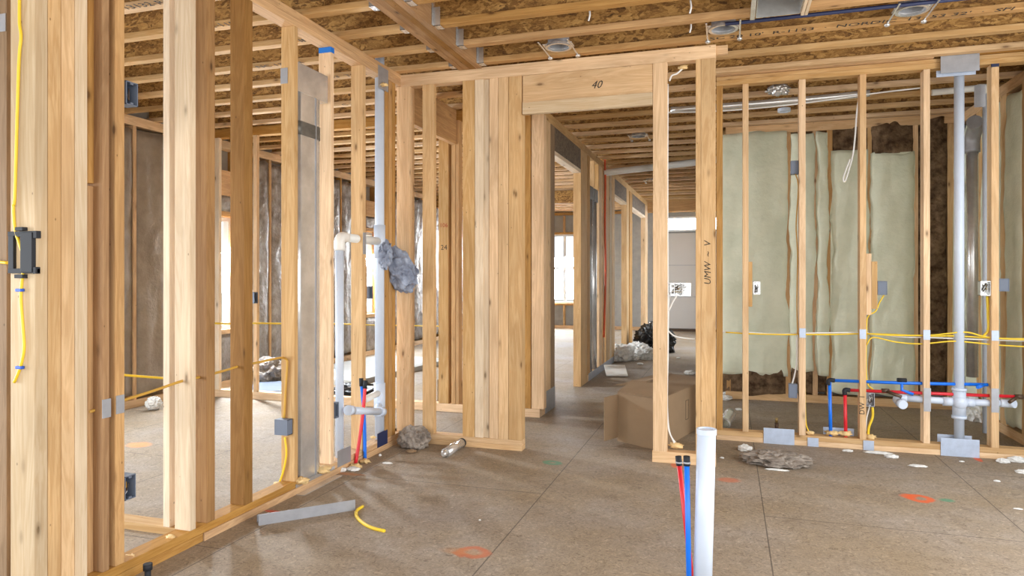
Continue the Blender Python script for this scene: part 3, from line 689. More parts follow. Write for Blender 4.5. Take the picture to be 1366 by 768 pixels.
# ================================================================== LEFT EXTERIOR FRAMING AND BATTS
def pillow(axis, pos, a0, a1, z0, z1, bulge, seed, wav=.012, depth=.08, na=12, nz=40, sgn=1, amp=.010):
    """batt with a bulged, wavy front; axis 'y': front faces -Y at Y=pos; axis 'x': front faces sgn*X at X=pos"""
    t = bmesh.new(); g = []
    for j in range(nz+1):
        row = []
        for i in range(na+1):
            u, w = i/na, j/nz
            z = z0+(z1-z0)*w
            e = wav*noise.noise(Vector((seed*5.1, z*3.0, 0)))+wav*.5*noise.noise(Vector((seed, z*9.0, 3)))
            e2 = wav*noise.noise(Vector((seed*2.1, z*3.0, 7)))+wav*.5*noise.noise(Vector((seed, z*9.0, 11)))
            aa = (a0+e)*(1-u)+(a1+e2)*u
            b = bulge*(1-(2*u-1)**4)*(1-.6*(2*w-1)**20)+amp*noise.noise(Vector((aa*6, z*2.2, seed)))+amp*.5*noise.noise(Vector((aa*16, z*7, seed)))
            if i in (0, na): b = 0
            zz = z
            if j in (0, nz): zz += .035*noise.noise(Vector((aa*7, seed*3.3, j)))
            row.append(t.verts.new((aa, -b, zz) if axis == 'y' else (-b, aa, zz)))
        g.append(row)
    for j in range(nz):
        for i in range(na):
            f = t.faces.new((g[j][i], g[j][i+1], g[j+1][i+1], g[j+1][i])); f.smooth = True
    # back shell
    bk = []
    for (i, j) in ((0, 0), (na, 0), (na, nz), (0, nz)):
        c = g[j][i].co.copy()
        if axis == 'y': c.y = depth
        else: c.x = depth
        bk.append(t.verts.new(c))
    t.faces.new(bk)
    def side(lst, b0, b1): t.faces.new(lst+[b1, b0])
    side([g[0][i] for i in range(na+1)], bk[0], bk[1]); side([g[j][na] for j in range(nz+1)], bk[1], bk[2])
    side([g[nz][i] for i in range(na, -1, -1)], bk[2], bk[3]); side([g[j][0] for j in range(nz, -1, -1)], bk[3], bk[0])
    bmesh.ops.recalc_face_normals(t, faces=t.faces[:])
    if axis == 'y': M = Matrix.Translation((0, pos, 0))
    else: M = Matrix.Translation((pos, 0, 0)) @ Matrix.Diagonal((sgn*-1, 1, 1, 1))
    t.transform(M); m = MB(); m._merge(t); return m
lumber('bottom_plate', XEo+.003, XE, 2.75, YB-.01, 0, .076, 'pale', label='bottom plate along the left exterior wall', cat='plate')
lumber('top_plate', XEo+.003, XE, .4, YB-.01, 2.70, ZT-.002, 'pale', label='top plate along the left exterior wall', cat='plate')
yy = 2.2; edges = []
holes = [(w[0], w[1]) for w in win_left]
def in_hole(y): return any(a-.05 < y < b_+.05 for a, b_ in holes)
ysE = [2.3+.406*k for k in range(34)]
ysE = [y for y in ysE if not in_hole(y)] + [v for h in holes for v in (h[0]-.03, h[1]+.03)]
ysE = sorted(y for y in ysE if 2.76 < y < YB-.2)
cl = []
for y in ysE:
    if not cl or y-cl[-1] > .12 or any(abs(y-v) < .005 for h in holes for v in (h[0]-.03, h[1]+.03)):
        cl.append(y)
for i, y in enumerate(cl):
    lumber('wall_stud', XEo, XE, y-.019, y+.019, .077, 2.699, 'gold', label='stud of the left exterior wall, %s from the near end' % ORD[min(i+1, 39)], cat='stud', group='studs of the left exterior wall')
for i, (a, b_) in enumerate(zip(cl, cl[1:])):
    if b_-a < .09: continue
    mid = (a+b_)/2
    if any(h[0] < mid < h[1] for h in holes):
        w = [w for w in win_left if w[0] < mid < w[1]][0]; nm = ['nearest', 'second', 'third'][win_left.index(w)]
        lumber('window_header', XEo, XE, a+.02, b_-.02, w[3]+.24, 2.45, 'gold', label='header board over the %s left window' % nm, cat='header', group='window headers on the left')
        lumber('window_header', XEo, XE, a+.02, b_-.02, w[3]+.002, w[3]+.06, 'gold', label='lower header board over the %s left window' % nm, cat='header', group='window headers on the left')
        lumber('window_sill', XEo, XE, a+.02, b_-.02, w[2]-.055, w[2]-.002, 'pale', label='rough sill board under the %s left window' % nm, cat='sill', group='rough sills on the left')
        for nm2, zz0, zz1 in (('above', w[3]+.07, w[3]+.23), ('below', .08, w[2]-.06)):
            tag(pillow('x', XE-.01, a+.02, b_-.02, zz0, zz1, .01, i, nz=8, sgn=1).build('insulation_batt', FOIL), 'small film-faced insulation piece %s the %s left window' % (nm2, nm), 'insulation', 'batts of the left exterior wall')
        continue
    tag(pillow('x', XE-.012, a+.02, b_-.02, .12, 2.66, .02, i+.3, sgn=1, amp=.02).build('insulation_batt', KRAFT if mid < 5.6 else FOIL),
        '%s insulation batt in the left exterior wall, %s from the near end' % ('brown paper-faced' if mid < 5.6 else 'crinkled grey film-faced', ORD[min(i+1, 39)]), 'insulation', 'batts of the left exterior wall')
# yellow cables in the far left room
cab('cable', PX([(280, 431), (311, 431.5), (345, 431), (374, 431.5), (420, 432), (457, 432), (505, 433.5), (562, 434.5), (620, 435.5)], -4.4), .009, YEL, 'long yellow cable running across the far left room')
cab('cable', PX([(140, 497), (165, 500), (190, 502), (217, 504), (260, 507)], -3.2), .007, YEL, 'yellow cable in the left room behind the first gap')

# ================================================================== RIGHT PARTITION (Y = YR)
def stud_R(p0, p1, label, tone='pale', z0=PZ0, z1=2.722, y=YR, deep=.089, group='studs of the right partition'):
    return lumber('wall_stud', xY(p0, y), xY(p1, y), y, y+deep, z0, z1, tone, label=label, cat='stud', group=group, bev=.003)
xr0 = xY(955.5, YR)
lumber('bottom_plate', xr0, XR, YR, YR+.089, 0, .0375, 'pale', label='lower bottom plate of the right partition', cat='plate')
pr = lumber('bottom_plate', xr0, XR, YR, YR+.089, .038, PZ0, 'pale', label='upper bottom plate of the right partition', cat='plate')
pt1 = lumber('top_plate', xr0, XR, YR, YR+.089, 2.7225, 2.7605, 'pale', label='lower top plate of the right partition', cat='plate')
lumber('top_plate', xr0, XR, YR, YR+.089, 2.761, ZT-.001, 'pale', label='upper top plate of the right partition', cat='plate')
lumber('rim_board', xr0, xY(1246, YR-.02), YR-.03, YR+.008, ZT+.001, ZT+.065, 'gold', label='long filler board above the right partition top plates', cat='board')
lumber('rim_board', xY(1261, YR-.02), XR, YR-.03, YR+.008, ZT+.001, ZT+.065, 'gold', label='short filler board above the right partition near the grey plate', cat='board')
r0 = stud_R(955.5, 964, 'first stud of the right partition behind the bundle corner', 'gold')
r1 = stud_R(990.6, 998.6, 'slender second stud of the right partition beside a short block')
r2 = stud_R(1066, 1074.8, 'third stud of the right partition with a white plate at cable height')
r3 = stud_R(1147, 1155.6, 'fourth stud of the right partition marked in pencil near its foot')
r4 = stud_R(1232, 1240.8, 'fifth stud of the right partition left of the white drain stack')
r5 = stud_R(1322.5, 1332.8, 'dark-topped sixth stud of the right partition right of the drain stack')
lumber('wall_stud', XR-.04, XR-.001, YR, YR+.089, PZ0, 2.722, 'pale', label='end stud of the right partition at the right frame edge', cat='stud', group='studs of the right partition')
text('DW  1', .05, (xY(1153.2, YR), YR-.001, P_Y(1150, 553, YR).z), R_UPF, r3, name='pencil_marking')
text('UMW  ~  V', .06, (xY(948, YM), YM-.001, P_Y(945, 380, YM).z), R_UPF, S['m9'], name='pencil_marking', shear=.2)
def blk(p0, p1, t, b_, lab, tone='pale'):
    z1, z0 = P_Y(p0, t, YR).z, P_Y(p0, b_, YR).z; lumber('blocking', xY(p0, YR+.01), xY(p1, YR+.01), YR+.01, YR+.08, z0, z1, tone, label=lab, cat='block', group='short blocks beside the right studs')
blk(998.7, 1003.6, 349, 409, 'short block beside the slender second right stud'); blk(1155.7, 1162.6, 338, 420, 'taller short block right of the fourth right stud'); blk(1162.8, 1170.6, 348.5, 412, 'shorter outer block right of the fourth right stud')
for s_, px in ((r2, 1070.5), (r3, 1151), (r4, 1236.3), (r5, 1327.5)): nplY(s_, px, {1070.5: 444, 1151: 445.5, 1236.3: 446.5, 1327.5: 447.5}[px], .043, .07, YR)
nplY(r4, 1237, 533, .045, .165, YR, GALVD); nplY(r5, 1327.5, 534, .045, .165, YR, GALVD)
bx('dark_joint', xY(1322.5, YR), xY(1332.8, YR), YR-.001, YR+.01, 2.70, 2.722, NAVY, r5, 0)
nplY(pt1, 1280.5, 83, .235, .135, YR-.035, GALVD); nplY(pt1, 1275, 97, .24, .045, YR-.002, PLATE)
nplY(pr, 1280.5, 597, .235, .125, YR-.004); nplY(pr, 1039, 582.5, .215, .125, YR-.004); nplY(pr, 1084.6, 590, .075, .07, YR-.004); nplY(pr, 1158.7, 594, .07, .07, YR-.004)
bx('nail_plate', xY(1250, YR+.1), xY(1296, YR+.1), YR+.092, YR+.095, .02, .13, PLATE, pr); bx('nail_plate', xY(1098, YR+.1), xY(1139, YR+.1), YR+.092, YR+.095, .02, .13, PLATE, pr)
# wiring
yc_ = YR+.045
cab('cable', PY([(968, 443), (1000, 445), (1040, 446), (1070, 446), (1110, 446), (1150, 445), (1190, 446), (1235, 448), (1275, 448), (1330, 451), (1380, 452)], yc_), .0055, YEL, 'upper yellow cable running level through the right partition studs', 'level cables in the right partition')
cab('cable', PY([(960, 442), (1000, 443.5), (1040, 445.5), (1090, 444), (1150, 444), (1200, 449), (1240, 450), (1290, 452), (1330, 453.5), (1380, 455)], yc_+.015), .0055, WHT, 'white cable running level through the right partition studs', 'level cables in the right partition')
cab('cable', PY([(1156, 460), (1165, 450), (1195, 456), (1228, 458.5), (1270, 455), (1300, 457), (1330, 460), (1380, 463)], yc_-.015), .005, YEL, 'lower yellow cable sagging between the fourth and last right studs', 'level cables in the right partition')
cab('cable', PY([(1157, 445), (1190, 447), (1240, 447), (1262, 445), (1290, 443), (1320, 450), (1380, 454)], yc_-.02), .0055, YEL, 'second yellow cable looping behind the white drain stack', 'level cables in the right partition')
cab('cable', PY([(1061, 231), (1065, 250), (1062, 300), (1064, 340), (1063, 400), (1064, 446)], yc_), .0045, YELG, 'thin golden cable hanging from the high box left of the third right stud', 'hanging cables')
cab('cable', PY([(1180, 392), (1173, 404), (1168, 415), (1158, 422), (1156, 440), (1156, 505), (1165, 520)], yc_), .005, YEL, 'yellow cable from the right middle box down beside the fourth stud', 'hanging cables')
cab('cable', PY([(1317, 395), (1318, 420), (1318, 440), (1312, 448)], yc_), .009, YEL, 'doubled yellow cable dropping from the box left of the sixth stud', 'hanging cables')
cab('cable', PY([(1074, 450), (1074, 520), (1075, 562), (1079, 576)], yc_), .0045, YEL, 'yellow cable dropping down the third right stud to the plate', 'hanging cables')
cab('cable', PY([(1063, 446), (1063, 480), (1060, 500), (1056, 514)], yc_), .006, WHT, 'white cable curving into the low box left of the third stud', 'hanging cables')
cab('cable', PY([(1164, 543), (1164, 556), (1159, 570), (1158, 584)], yc_), .009, YEL, 'yellow cable below the low box right of the fourth stud', 'hanging cables')
cab('cable', PY([(1160, 542), (1156, 558), (1155, 575)], yc_+.01), .005, WHT, 'white cable below the low box right of the fourth stud', 'hanging cables')
cab('cable', PY([(1147, 122), (1143, 150), (1141, 178), (1138, 205), (1132, 228), (1127, 242), (1125, 238), (1128, 228), (1134, 212)], yc_+.3), .006, WHT, 'white cable loop hanging from the ceiling left of the fourth right stud', 'hanging cables')
ebY(1009.5, 384, .05, .10, 'silver switch box on the slender second right stud', Y=YR+.02, mat=GALV, wires=(WHT, COPP, INK))
ebY(1060.5, 223, .055, .10, 'high grey box left of the third right stud', Y=YR+.03)
ebY(1177.3, 384, .062, .10, 'grey box right of the short blocks at mid height', Y=YR+.01)
ebY(1315, 384.5, .062, .10, 'silver box full of wires left of the sixth right stud', Y=YR+.01, mat=GALV, wires=(WHT, COPP, INK, BRASS))
ebY(1339.5, 380, .062, .088, 'grey box right of the sixth right stud', Y=YR+.01)
ebY(1058, 521.5, .058, .105, 'low grey-blue box left of the third right stud', Y=YR+.01)
ebY(1160.5, 533, .062, .10, 'low silver box full of wires right of the fourth stud', Y=YR+.01, mat=GALVD, wires=(WHT, COPP, INK, WHT))
# cover fronts on the closed-looking boxes
for px, py, w, h, dy in ((1060.5, 223, .055, .10, .03), (1177.3, 384, .062, .10, .01), (1339.5, 380, .062, .088, .01), (1058, 521.5, .058, .105, .01)):
    p = P_Y(px, py, YR+dy); par = [o for o in bpy.data.objects if o.type == 'EMPTY' and o.name.startswith('electrical_box') and (o.location-p).length < .01][0]
    bx('box_cover', p.x-w/2+.004, p.x+w/2-.004, p.y+.002, p.y+.005, p.z-h/2+.004, p.z+h/2-.004, BOXG, par)
# PEX
def pexR(col, pts, lab, fit):
    e = empty('water_pipe', pts[0], lab, 'pipe', 'water pipes in the right partition')
    MB().tube(pts, .0115, 12, 0).build('tube', col, e)
    for f in fit: MB().blob(f, (.020, .018, .020), 1, .1, 2, 2).build('fitting', BLACK, e)
yp = YR+.04
A = P_Y(1108.5, 577, yp); A.z = .0; B_ = P_Y(1106.5, 508, yp); 
eb_ = empty('water_pipe', A, 'blue water pipe rising then running level through the right partition', 'pipe', 'water pipes in the right partition')
MB().tube([A, B_], .0125, 12, 0).build('riser', BLUP, eb_)
zb_ = P_Y(1106.5, 507, yp).z; E_ = P_Y(1318, 513, yp)
MB().tube([(B_.x, yp, zb_), (xY(1200, yp), yp, zb_+.002), (E_.x, yp, E_.z)], .0115, 12, 0).build('level_run', BLUP, eb_)
MB().tube([(B_.x-.006, yp, zb_-.035), (B_.x-.002, yp, zb_), (B_.x+.035, yp, zb_)], .016, 12, 4).build('elbow', BLACK, eb_)
t_ = P_Y(1203, 507, yp); MB().tube([(t_.x-.03, yp, t_.z), (t_.x+.03, yp, t_.z)], .016, 12, 0).build('tee_fitting', BLACK, eb_)
MB().tube([t_, t_-Vector((0, .0, .07)), t_+Vector((.07, -.02, -.095))], .011, 12, 0).build('branch', BLUP, eb_)
t2 = P_Y(1311, 514, yp); MB().tube([t2, t2+Vector((-.06, -.1, .0))], .012, 12, 0).build('branch', BLUP, eb_)
A = P_Y(1128.5, 577, yp); A.z = 0; B_ = P_Y(1127, 520, yp); er_ = empty('water_pipe', A, 'red water pipe rising then running level through the right partition', 'pipe', 'water pipes in the right partition')
MB().tube([A, B_], .0125, 12, 0).build('riser', REDP, er_)
E_ = P_Y(1358, 529, yp)
MB().tube([(B_.x, yp, B_.z), (E_.x, yp, E_.z)], .0115, 12, 0).build('level_run', REDP, er_)
MB().tube([B_-Vector((0, 0, .035)), B_, B_+Vector((.035, 0, 0))], .016, 12, 4).build('elbow', BLACK, er_)
t_ = P_Y(1181, 521, yp); MB().tube([t_, t_+Vector((.09, -.06, -.03))], .012, 12, 0).build('branch', COPP, er_)
MB().tube([t_-Vector((.025, 0, 0)), t_+Vector((.025, 0, 0))], .016, 12, 0).build('tee_fitting', COPP, er_)
MB().tube([E_-Vector((.02, 0, 0)), E_+Vector((.03, 0, 0))], .017, 12, 0).build('end_fitting', COPP, er_)
MB().tube([E_, E_-Vector((.07, .06, .03))], .012, 12, 0).build('branch', COPP, er_)
# white drain stack on the right
def stackR():
    yk = YR+.045; xc2 = xY(1279.5, yk); T = yk/ray(1279.5)[1]; r = 5.9*T/F; zt = P_Y(1279, 536, yk).z
    e = empty('drain_stack', (xc2, yk, 0), 'white plastic drain stack in the right partition with a level cross arm', 'pipe')
    pipe('vertical_pipe', [(xc2, yk, 0), (xc2, yk, ZT+.2)], r, PVC, e)
    pipe('cross_fitting', [(xc2, yk, zt-.10), (xc2, yk, zt+.09)], r*1.35, PVC, e)
    pipe('fitting_rim', [(xc2, yk, zt-.115), (xc2, yk, zt-.095)], r*1.5, PVC, e); pipe('fitting_rim', [(xc2, yk, zt+.08), (xc2, yk, zt+.1)], r*1.5, PVC, e)
    x0 = xY(1203, yk); x1 = xY(1338, yk)
    pipe('cross_arm', [(x0, yk, zt+.01), (xc2, yk, zt)], r*.78, PVC, e); pipe('cross_arm', [(xc2, yk, zt), (x1, yk, zt+.006)], r*.78, PVC, e)
    pipe('arm_collar', [(xc2-.1, yk, zt), (xc2-.03, yk, zt)], r, PVC, e); pipe('arm_collar', [(xc2+.03, yk, zt), (xc2+.09, yk, zt)], r, PVC, e)
    pipe('elbow', [(x0+.03, yk, zt+.01), (x0-.02, yk, zt+.01), (x0-.04, yk-.04, zt), (x0-.035, yk-.1, zt-.01)], r*.86, PVC, e, 5)
    a = Vector((x0-.035, yk-.1, zt-.01)); pipe('arm_cap', [a, a+Vector((.012, -.05, -.005))], r*1.0, PVC, e)
    pipe('elbow', [(x1-.02, yk, zt+.006), (x1+.03, yk, zt+.006), (x1+.06, yk-.03, zt+.01)], r*.9, PVC, e, 5)
    m = MB().blob((xc2, yk-.02, zt), (r*1.5, r*1.3, r*1.6), 2, .03, 1, 3); m.build('hub', PVC, e)
stackR()

# ================================================================== INSULATED WALL BEHIND (Y = YW)
lumber('bottom_plate', -.03, XR+.1, YW, YW+.13, 0, .076, 'pale', label='bottom plate of the insulated wall behind the right partition', cat='plate')
lumber('top_plate', -.03, XR+.1, YW, YW+.13, 2.70, ZT-.002, 'pale', label='top plate of the insulated wall behind the right partition', cat='plate')
sw = [(1048, 1055), (1084, 1091), (1103, 1110.5), (1157, 1163), (1218, 1225), (1264, 1273)]
for i, (a, b_) in enumerate(sw):
    lumber('wall_stud', xY(a, YW), xY(b_, YW), YW, YW+.13, .077, 2.699, 'gold' if i in (0, 1, 2) else 'pale', label='stud of the insulated back wall, %s from the left' % ORD[i+1], cat='stud', group='studs of the insulated back wall')
lumber('wall_stud', -.02, .02, YW, YW+.13, .077, 2.699, 'gold', label='left end stud of the insulated back wall', cat='stud', group='studs of the insulated back wall')
def zW(py, px): return P_Y(px, py, YW).z
bt = [(962, 1048, 180, 498), (1055, 1084, 178, 494), (1091, 1103, 176, 500), (1110.5, 1157, 202, 524), (1163, 1218, 205, 524), (1274, 1300, 172, 524)]
nmb = ['wide pale green insulation batt at the left end of the insulated wall', 'narrow pale green batt left of the pencil-thin strip', 'very thin pale green insulation strip between two close studs',
       'pale green batt below a brown piece, behind the fourth right stud', 'widest clean pale green batt right of the short blocks', 'pale green batt strip right of the white drain stack']
for i, (a, b_, t, u) in enumerate(bt):
    tag(pillow('y', YW-.004, xY(a-1.5, YW), xY(b_+1.5, YW), zW(u, a), zW(t, a), .03, i+.7, wav=.03, na=16, nz=60, amp=.02).build('insulation_batt', BATT), nmb[i], 'insulation', 'green batts of the insulated wall')
fb2 = [(1110.5, 1157, 168, 203), (1163, 1218, 166, 206), (1226, 1263, 160, 524), (962, 1048, 490, 523), (1055, 1084, 490, 523), (1091, 1103, 495, 523)]
nmf = ['brown fibrous insulation piece above the fourth stud batt', 'wide brown fibrous insulation piece above the widest green batt', 'tall dark brown fibrous insulation left of the drain stack', 'brown fibrous insulation strip low at the left end',
       'brown fibrous insulation tuft low left of the third stud', 'small brown fibrous insulation tuft low between two close studs']
for i, (a, b_, t, u) in enumerate(fb2):
    tag(pillow('y', YW+.01, xY(a-.5, YW), xY(b_+.5, YW), zW(u, a), zW(t, a), .025, i+8.7, wav=.02, na=16, nz=50 if i == 2 else 10, amp=.035).build('insulation_batt', FIBER), nmf[i], 'insulation', 'brown insulation of the insulated wall')
# right exterior wall X = XR
lumber('bottom_plate', XR, XR+.13, YR, YW-.001, 0, .076, 'pale', label='bottom plate of the right exterior wall', cat='plate')
lumber('top_plate', XR, XR+.13, YR, YW-.001, 2.70, ZT-.002, 'gold', label='top plate of the right exterior wall', cat='plate')
yr = lambda p: yX(p, XR)
for i, (a, b_) in enumerate(((1302, 1310), (1334, 1343), (1363, 1372))):
    lumber('wall_stud', XR, XR+.13, yr(b_), yr(a), .077, 2.699, 'pale', label='stud of the right exterior wall, %s from the far corner' % ORD[i+1], cat='stud', group='studs of the right exterior wall')
for i, (a, b_) in enumerate(((1289, 1302), (1310, 1334), (1343, 1363), (1372, 1400))):
    tag(pillow('x', XR+.004, yr(b_)-.015, yr(a)+.015, .10, 2.66, .03, i+20.7, wav=.03, na=14, nz=50, sgn=-1, amp=.02).build('insulation_batt', BATT), 'pale green batt in the right exterior wall, %s from the far corner' % ORD[i+1], 'insulation', 'green batts of the right exterior wall')
# silver duct riser, ceiling pipes behind
ed = empty('duct_riser', (xY(1297, 6.35), 6.35, 0), 'silver and dark round duct rising behind the right drain stack', 'duct')
x_ = xY(1297, 6.35); MB().tube([(x_, 6.35, .45), (x_, 6.35, 2.28)], .042, 20, 0).build('duct_body', GALV, ed)
MB().tube([(x_, 6.35, 2.25), (x_, 6.35, 2.36), (x_+.0, 6.28, 2.44), (x_-.03, 6.2, 2.47)], .055, 16, 5).build('duct_elbow', GALVD, ed)
ep = empty('vent_pipe', (xY(1315.5, 6.0), 6.0, 0), 'thin white vent pipe turning along the ceiling behind the right partition', 'pipe')
x_ = xY(1315.5, 6.0); zt_ = P_Y(1310, 117, 6.0).z
MB().tube([(x_, 6.0, .076), (x_, 6.0, zt_-.03)], .024, 20, 0).build('vertical_pipe', PVC, ep)
MB().tube([(x_, 6.0, zt_-.05), (x_-.003, 6.0, zt_-.012), (x_-.012, 6.0, zt_-.003), (x_-.06, 6.0, zt_)], .03, 20, 5).build('elbow', PVCW, ep)
MB().tube([(x_-.04, 6.0, zt_), (xY(1243, 6.0), 6.0, zt_-.01)], .024, 20, 0).build('level_pipe', PVCW, ep)
nplY(pt1, 1307, 128, .07, .16, YR+.2, GALVD)
bpy.data.objects.remove(bpy.data.objects[[o.name for o in bpy.data.objects if o.name.startswith('nail_plate')][-1]]) if False else None
cab('conduit', PY([(895, 147), (1000, 139), (1100, 130.5), (1160, 124)], 5.9), .028, GALV, 'silver round pipe slung below the joists behind the right partition', cat='pipe')
cab('cable', PY([(880, 150), (960, 148), (1060, 139), (1170, 124), (1230, 117)], 5.85), .006, WHT, 'white cable strung along the silver pipe below the joists')
o = tag(MB().blob(P_Y(1039, 119, 5.95), (.08, .06, .05), 4, .5, 2.5, 4).build('duct_connector', GALV), 'crinkled silver duct connector below the joists above the third right stud', 'duct')
o = MB().ring(P_Y(1046, 147, 6.6), .035, .055, .03).build('ceiling_fitting', PVC); tag(o, 'round white fitting hanging from the joists beyond the third right stud', 'fitting')

# ================================================================== CEILING FIXTURES
pp = cab('conduit', PY([(800, 231), (880, 222), (965, 212)], 9.2), .045, PVCW, 'white pipe slung under the joists across the hall', cat='pipe')
for px, py, lab in ((852, 181, 'recessed light ring over the near hall ceiling'), (868, 240, 'small recessed light ring far down the hall ceiling'), (745, 62, 'recessed light ring above the opening left side, silver'), (965, 38, 'recessed light ring over the right stud bundle, silver'), (1217, 13, 'recessed light ring nearest the right ceiling edge, silver')):
    p = P_Z(px, py, ZT+.012) if False else None
    dx, dy = ray(px); t = (ZT+.012-CH)*F/(HY-py); c = Vector((dx*t, dy*t, ZT+.012))
    e = empty('recessed_light', c, lab, 'light', 'recessed light rings')
    MB().ring(c, .072, .09, .018).build('trim_ring', GALV, e); MB().ring(c+Vector((0, 0, .05)), .066, .072, .09).build('can', GALVD, e)
    MB().tube([c+Vector((0, 0, .09)), c+Vector((0, 0, .094))], .072, 28, 0).build('can_top', GALVD, e)
    for s in (-1, 1):
        bx('hanger_bar', c.x+s*.098-.005, c.x+s*.098+.005, c.y-.16, c.y+.17, ZT-.004, ZT-.001, GALV, e); bx('mount_plate', c.x+s*.08-.02, c.x+s*.08+.02, c.y-.05, c.y+.05, ZT+.018, ZT+.021, GALV, e)
        MB().blob((c.x+s*.098, c.y+.165, ZT-.008), (.018, .018, .012), 2, .3, 3, 2).build('bar_end', GALV, e)
e = empty('duct_boot', (.3, 4.06, ZT), 'square sheet-metal duct boot between the joists at the top right', 'duct')
xa, xb = xY(1008, 4.2), xY(1068, 4.2)
m = MB(); 
for a in ((xa, xa+.004, 3.92, 4.22), (xb-.004, xb, 3.92, 4.22), (xa, xb, 3.92, 3.924), (xa, xb, 4.216, 4.22)): m.box(a[0], a[1], a[2], a[3], ZT-.03, ZT+.15)
m.build('boot_sleeve', GALV, e); bx('boot_top', xa, xb, 3.92, 4.22, ZT+.15, ZT+.154, GALVD, e)
m = MB(); m.box(xa-.03, xa-.005, 3.9, 4.23, ZT-.035, ZT-.001); m.build('flange', GALV, e)
lumber('side_strip', xb+.003, xb+.02, 3.9, 4.23, ZT-.04, ZT-.002, 'white', e); lumber('side_strip', xb+.022, xb+.04, 3.9, 4.23, ZT-.04, ZT-.002, 'white', e)
cab('hose', [(-.02, 4.37, ZT+.008), (.5, 4.368, ZT+.008), (1.2, 4.366, ZT+.008), (XR, 4.36, ZT+.008)], .012, NAVY, 'dark blue hose running along a joist at the upper right', cat='hose')
# wire tails poking from joists
for i, (px, py) in enumerate(((786, 22), (921, 12), (921, 38))):
    dx, dy = ray(px); t = (ZT-CH)*F/(HY-py); c = Vector((dx*t, dy*t, ZT-.0))
    cab('cable', [c+Vector((0, 0, .05)), c+Vector((.004, .0, .01)), c+Vector((-.004, 0, -.025))], .005, WHT, 'short white wire end poking below the joists, %s from the ceiling beam' % ORD[i+1], 'white wire ends at the ceiling')

# wires at stud m8
cab('cable', PY([(893, 108), (896, 101), (903, 98), (910, 92)], YM+.03)+[], .006, WHT, 'white cable curling out of the top plate right of the single stud')
cab('cable', PY([(891, 112), (890.6, 200), (890.6, 300), (891, 390), (890.5, 470), (890, 540), (891, 570), (900, 592)], YM+.03), .005, WHT, 'white cable running down the side of the single stud')
cab('cable', PY([(893, 390), (891.5, 420), (891, 480), (889.8, 530), (893, 575), (904, 594)], YM+.05), .005, WHT, 'second white cable beside the single stud below the wired boxes')
cab('cable', PY([(903, 394), (897, 404), (892, 415)], YM+.03), .005, WHT, 'white cable tail leaving the wired boxes')
cab('cable', PY([(890, 440), (900, 448), (915, 451), (927, 452)], YM+.045), .005, WHT, 'white cable looping from the single stud to the bundle')
ge = ebox(P_Y(905, 386, YM+.02), .165, .09, .06, 'y', 'row of wired silver switch boxes beside the single stud', mat=GALV, wires=(WHT, COPP, INK, WHT, BRASS, WHT, COPP, WHT, WHT))
for k in (-.028, .028): c = P_Y(905, 386, YM+.02); bx('divider', c.x+k-.002, c.x+k+.002, c.y+.003, c.y+.057, c.z-.043, c.z+.043, GALV, ge)

# ================================================================== FLOOR PIPES IN FRONT
T0 = 911*(CH)/(810-368); 
c1 = P_Y(941.5, 577, 2.55)
dx, dy = ray(938); fx = Vector((xY(935.5, 2.6), 2.6, 0))
# white pipe: top at (942,573), widths 26px top -> 25 px at bottom edge; leans slightly
Yf = 2.62; tp = P_Y(942.5, 573, Yf); bt_ = P_Y(937.5, 768, Yf); dd = (bt_-tp).normalized(); ft = tp+dd*(tp.z/-dd.z)
Tf = Yf/ray(942)[1]; rf = 12.2*Tf/F
e = empty('standpipe', ft, 'thick white plastic pipe standing up from the floor in front', 'pipe')
MB().tube([ft, tp], rf, 32, 0).build('pipe_body', PVC, e)
MB().ring((0, 0, 0), rf*.98, rf*1.07, .022).bm.free()
m = MB().ring(tp-Vector((0, 0, .006)), rf*.86, rf*1.07, .02); m.build('rim', PVC, e)
def fp(col, pa, pb, Y, r, lab):
    a = P_Y(*pa, Y); b = P_Y(*pb, Y); d_ = (b-a).normalized(); ft = a+d_*(a.z/-d_.z)
    e = empty('water_pipe', ft, lab, 'pipe', 'water pipes beside the floor standpipe')
    MB().tube([ft, a], r, 16, 0).build('tube', col, e); MB().tube([a-d_*.005, a+d_*.03], r*1.25, 16, 0).build('end_cap', BLACK, e)
    MB().ring(a+d_*.018, r*1.2, r*1.4, .006).build('crimp_ring', GALVD, e)
fp(REDP, (905, 610), (920, 745), 2.70, .0115*.82*1.0, 'red water pipe leaning beside the white standpipe'); fp(BLUP, (916, 610), (919, 768), 2.60, .0098, 'blue water pipe standing between the red one and the white standpipe')
# black capped stub near left bottom edge
p = P_Z(192, 775); p.x += .02; e = empty('pipe_stub', p, 'black-capped pipe stub at the bottom left of the floor', 'pipe')
MB().tube([p, p+Vector((0, 0, .05))], .012, 12, 0).build('tube', BLACK, e); MB().tube([p+Vector((0, 0, .05)), p+Vector((0, 0, .075))], .018, 14, 0).build('cap', BLACK, e)

# ================================================================== FLOOR OBJECTS
a, b = P_Z(345, 701), P_Z(474, 680)
dv = (b-a); L_ = dv.length; ang = math.atan2(dv.y, dv.x); R_ = Matrix.Rotation(ang, 3, 'Z'); mid = (a+b)/2
m = MB(); m.obox(mid+Vector((0, 0, .028)), (L_, .002, .056), R_); nrm = R_ @ Vector((0, 1, 0)); m.obox(mid+nrm*.03+Vector((0, 0, .0012)), (L_, .06, .002), R_); m.obox(mid+nrm*.06+Vector((0, 0, .018)), (L_, .002, .036), R_)
o = m.build('steel_channel', GALVD); tag(o, 'grey steel channel offcut lying on the floor by the left partition', 'channel')
cab('cable', [P_Z(x, y, .006) for x, y in ((484, 675), (476, 681), (476, 689), (485, 698), (497, 704), (513, 708))], .0085, YEL, 'short yellow cable offcut curved on the floor')
